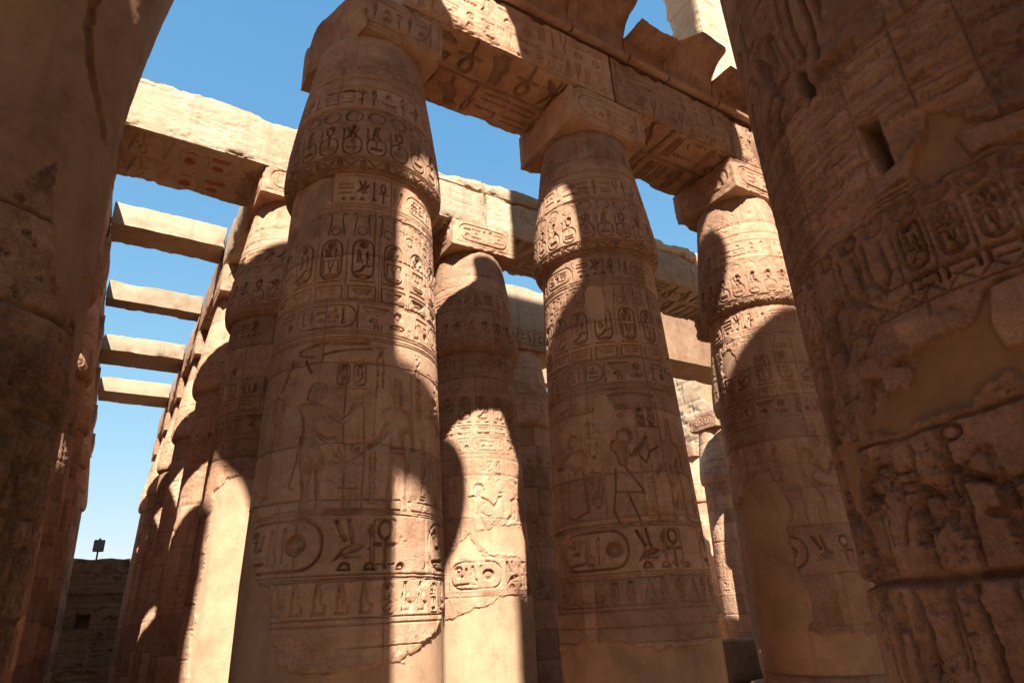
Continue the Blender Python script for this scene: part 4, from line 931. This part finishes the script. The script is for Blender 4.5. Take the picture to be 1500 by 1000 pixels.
# ---- architraves of the second row, sunlit
def archB_face(R, seed):
    rs = random.Random(seed)
    text_row(R, R.u[0]+.3, R.u[-1]-.3, 11.35, 11.95, .018, rs); R.hline(11.28, .012, .01); 
    R.weather(seed, .006, .015, .75, .02)
    R.h += (fbm(R.U*.7, R.V*9, seed+1, 5, .6)-.5)*.018
def archP_face(R, seed):
    R.weather(seed, .006, .015, .75, .02); R.h += (fbm(R.U*.6, R.V*8, seed+1, 5, .62)-.5)*.018
    for q_, zz_ in ((-9.4, 11.75), (-8.0, 11.45), (-6.9, 11.2)): R.stroke([(q_, zz_), (q_+.7, zz_-.02), (q_+1.3, zz_-.05)], .012, .02)
def soffitB(R):
    rs = random.Random(4); d = .03
    for v0, v1 in ((4.78, 5.55), (5.72, 6.5)):
        h = v1-v0; x = -9.9
        R.glyph('ankh', x, v0, .4, h, d); R.glyph('tri', x+.55, v0, .5, h, d); R.glyph('tri', x+.72, v0, .16, h*.4, d)
        R.glyph('ankh', -9.0, v0, .38, h, d); R.glyph('tri', -8.55, v0, .42, h, d)
        a = -8.05; R.rrect(a, a+1.25, v0, v1, .36, .03, d)
        R.painting = .9; R.ell(a+.25, v0+h*.74, .13, .11, d, .6); R.ell(a+.88, v0+h*.74, .13, .11, d, .6); R.glyph('comb', a+.7, v0+.1, .42, .26, d); R.painting = .6
        R.glyph('basket', a+.12, v0+.34, .28, .16, d); R.glyph('basket', a+.12, v0+.14, .28, .16, d); R.painting = 0
        R.glyph('owl', a+.46, v0+.14, .26, h*.7, d); R.stroke([(a+1.32, v0), (a+1.32, v1)], .03, d)
        R.painting = .5; R.glyph('bee', a+1.42, v0+.22, .36, h*.7, d); R.painting = 0
        R.glyph('loaf', a+1.5, v0, .2, .14, d)
    for v in (4.72, 5.62, 5.66, 6.56): R.hline(v, .02, d, wob=.002)
    R.weather(3, .004, .01, .35)
    R.paint = np.maximum(R.paint, .10*sstep(.45, .6, fbm(R.U*2, R.V*2, 4, 4)))
YB0, YB1 = SY-1.05, SY+1.05
for k, (x0, x1, z1, lb) in enumerate(((-10.45, -5.2, 12.34, 'pale sunlit architrave block with a red painted soffit spanning the open aisle at upper left'), (-5.18, .03, 12.14, 'sunlit second row architrave block left of the vertical joint'), (.06, 5.2, 12.14, 'second row architrave block right of the vertical joint, its right end in shade'), (5.22, 10.5, 12.14, 'second row architrave block seen between the middle and right columns'), (10.52, 15.5, 12.14, 'second row architrave block hidden behind the half sunlit column'))):
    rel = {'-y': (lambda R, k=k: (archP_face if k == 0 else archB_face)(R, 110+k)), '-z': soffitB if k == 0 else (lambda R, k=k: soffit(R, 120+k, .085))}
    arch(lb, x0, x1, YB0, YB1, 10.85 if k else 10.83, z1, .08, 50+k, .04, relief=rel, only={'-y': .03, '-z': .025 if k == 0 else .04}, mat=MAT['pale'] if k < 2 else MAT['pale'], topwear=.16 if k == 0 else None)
for k, (x0, x1, z1, lb) in enumerate(((-4.9, .02, 12.62, 'ragged roof slab lying on the sunlit architrave left of the joint'), (.05, 4.6, 12.70, 'ragged roof slab lying on the sunlit architrave right of the joint'), (4.63, 10.4, 12.74, 'ragged roof slab lying on the shaded architrave between the middle and right columns'))):
    o = block('roof_slab', x0, x1, YB0+.02, YB1, 12.17, z1, .06, 60+k, .07, only={'-y': .04}, mat=MAT['pale'], topwear=.14); tag(o, lb, 'slab', 'roof slabs on the second row')
# ---- architraves running away along the open aisle
for side, xs in (('right', (-6.22, -4.1)), ('left', (-11.5, -9.44))):
    for k in range(5):
        y0, y1 = SY*(k+1)+(1.08 if k == 0 else .02), SY*(k+2)-.02
        o = arch('%s architrave block running away along the %s side of the open aisle' % (['nearest', 'second', 'third', 'fourth', 'farthest'][k], side), xs[0], xs[1], y0, y1, 11.05, 12.42, .15, 70+k+(9 if side == 'left' else 0), .10 if k == 0 else .05, only={'-x' if side == 'right' else '+x': .07}, mat=MAT['pale'] if k == 0 and side == 'right' else MAT['sand'])
o = block('roof_slab', -16.5, -9.6, 6.8, 38.5, 12.45, 13.1, 1.0, 201, .05, mat=MAT['sand']); tag(o, 'roof slab added left of the open aisle to shade it, hidden behind the left edge', 'slab')  # added slab keeps the sun off lower shafts along the aisle
# concrete beams bridging the aisle
for k, (y0, dy, lb) in enumerate(((10.45, 1.25, 'nearest and highest'), (15.85, .85, 'second nearest'), (21.1, 1.95, 'third nearest'), (26.9, 1.95, 'farthest and lowest'))):
    o = block('concrete_beam', -9.42, -6.24, y0, y0+dy, 11.68, 12.44, .06, 80+k, .022, mat=MAT['conc'])
    tag(o, '%s plain concrete beam bridging the open aisle at the left' % lb, 'beam', 'concrete beams across the open aisle')
for k, (x0, x1, y1_) in enumerate(((-4.0, 2.5, 15.6), (2.55, 8.5, 15.6), (8.55, 24, 12.2))):
    o = block('concrete_beam', x0, x1, 10.25, y1_, 10.98, 12.85 if k < 2 else 13.5, .2, 90+k, .03, mat=MAT['conc'] if k < 2 else MAT['wall'])  # third beam gets a darker stone in place of shade
    tag(o, 'plain concrete beam over the third row, ' + ['behind the sunlit second row abacus', 'in the gap left of the middle column', 'in the gap right of the middle column'][k], 'beam', 'concrete beams over the third row')
for k, y0 in enumerate((15.95, 21.6)):
    o = block('roof_slab', -4.0, 10.5, y0, y0+5.5, 11.2, 12.8, .5, 190+k, .03, mat=MAT['conc']); tag(o, ['dark roof slab deep in the hall behind the middle columns', 'farthest dark roof slab deep in the hall'][k], 'slab')
o = block('added_low_wall', 10.6, 16.2, 9.0, 10.2, GZ-.1, -.85, .12, 78, .06, mat=MAT['wall']); tag(o, 'added low dark wall standing in for shade in the gap beside the half sunlit column', 'wall')  # added dark wall hides bright ground where the gap lies in shade
o = block('added_low_wall', 12, 29.5, 19.5, 20.6, GZ-.1, -.1, .25, 77, .06, mat=MAT['near']); tag(o, 'added low dark wall standing in for shaded ground far back between the right hand columns', 'wall')  # added wall, put where the ground should be in shade
# ---- end wall with floodlight
def courses(R, seed, h=.75, w_=1.5, d=.03):
    rs = random.Random(seed); z = R.v[0]; k = 0
    while z < R.v[-1]:
        R.joint(z, seed+k, .02, d, .02); u = R.u[0]+rs.uniform(0, w_)
        while u < R.u[-1]: R.vjoint(u, z, z+h, .015, d, seed=seed+k); u += w_*rs.uniform(.6, 1.5)
        z += h*rs.uniform(.8, 1.2); k += 1
    R.h += (fbm(R.U*.8, R.V*1.3, seed, 5)-.5)*.12
    R.h -= .08*sstep(.58, .66, fbm(R.U*1.5, R.V*2, seed+2, 5))
def wallr(R):
    courses(R, 5)
    m = sstep(0, .1, band(R, [(-8.55, 1.75), (-7.75, 1.75), (-7.75, .9), (-8.55, .9)])); R.h = R.h*(1-m)-.45*m
    m = sstep(0, .05, band(R, [(-13, 2.95), (-3, 2.85), (-3, 2.2), (-13, 2.3)])); R.h -= .10*m; R.dirt = np.maximum(R.dirt, m*.3)  # recessed band darkened in colour to deepen the wall's shade
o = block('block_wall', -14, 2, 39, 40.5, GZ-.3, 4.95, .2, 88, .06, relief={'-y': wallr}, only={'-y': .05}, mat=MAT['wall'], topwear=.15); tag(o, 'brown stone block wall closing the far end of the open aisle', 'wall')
fl = empty('floodlight', (-8.05, 39.3, 4.9)); tag(fl, 'small dark floodlight on a short post on top of the far wall', 'floodlight')
def boxm(name, x0, x1, y0, y1, z0, z1, mat, parent, bev=.02):
    import bmesh
    bm = bmesh.new(); bmesh.ops.create_cube(bm, size=1)
    for v in bm.verts: v.co = Vector(((x0+x1)/2+v.co.x*(x1-x0), (y0+y1)/2+v.co.y*(y1-y0), (z0+z1)/2+v.co.z*(z1-z0)))
    bmesh.ops.bevel(bm, geom=list(bm.edges), offset=bev, segments=2, affect='EDGES'); me = bpy.data.meshes.new(name); bm.to_mesh(me); bm.free()
    return link(name, me, mat, parent)
boxm('post', -.05, .05, -.05, .05, -.15, .5, MAT['metal'], fl, .01)
h_ = boxm('housing', -.30, .30, -.12, .12, .42, 1.12, MAT['metal'], fl, .03)
boxm('glass', -.26, .26, -.15, -.123, .46, 1.08, MAT['glass'], fl, .005)
boxm('bracket', -.06, .06, -.06, .06, 1.10, 1.22, MAT['metal'], fl, .01)
# ---- bright pylon wall far right
def pylr(R):
    courses(R, 25, 1.6, 3.2, .06)
    R.plaster(band(R, circ(22.0, 15.6, 1.3, 1.2, 0, 360, 12)), -.02, .01, 5)
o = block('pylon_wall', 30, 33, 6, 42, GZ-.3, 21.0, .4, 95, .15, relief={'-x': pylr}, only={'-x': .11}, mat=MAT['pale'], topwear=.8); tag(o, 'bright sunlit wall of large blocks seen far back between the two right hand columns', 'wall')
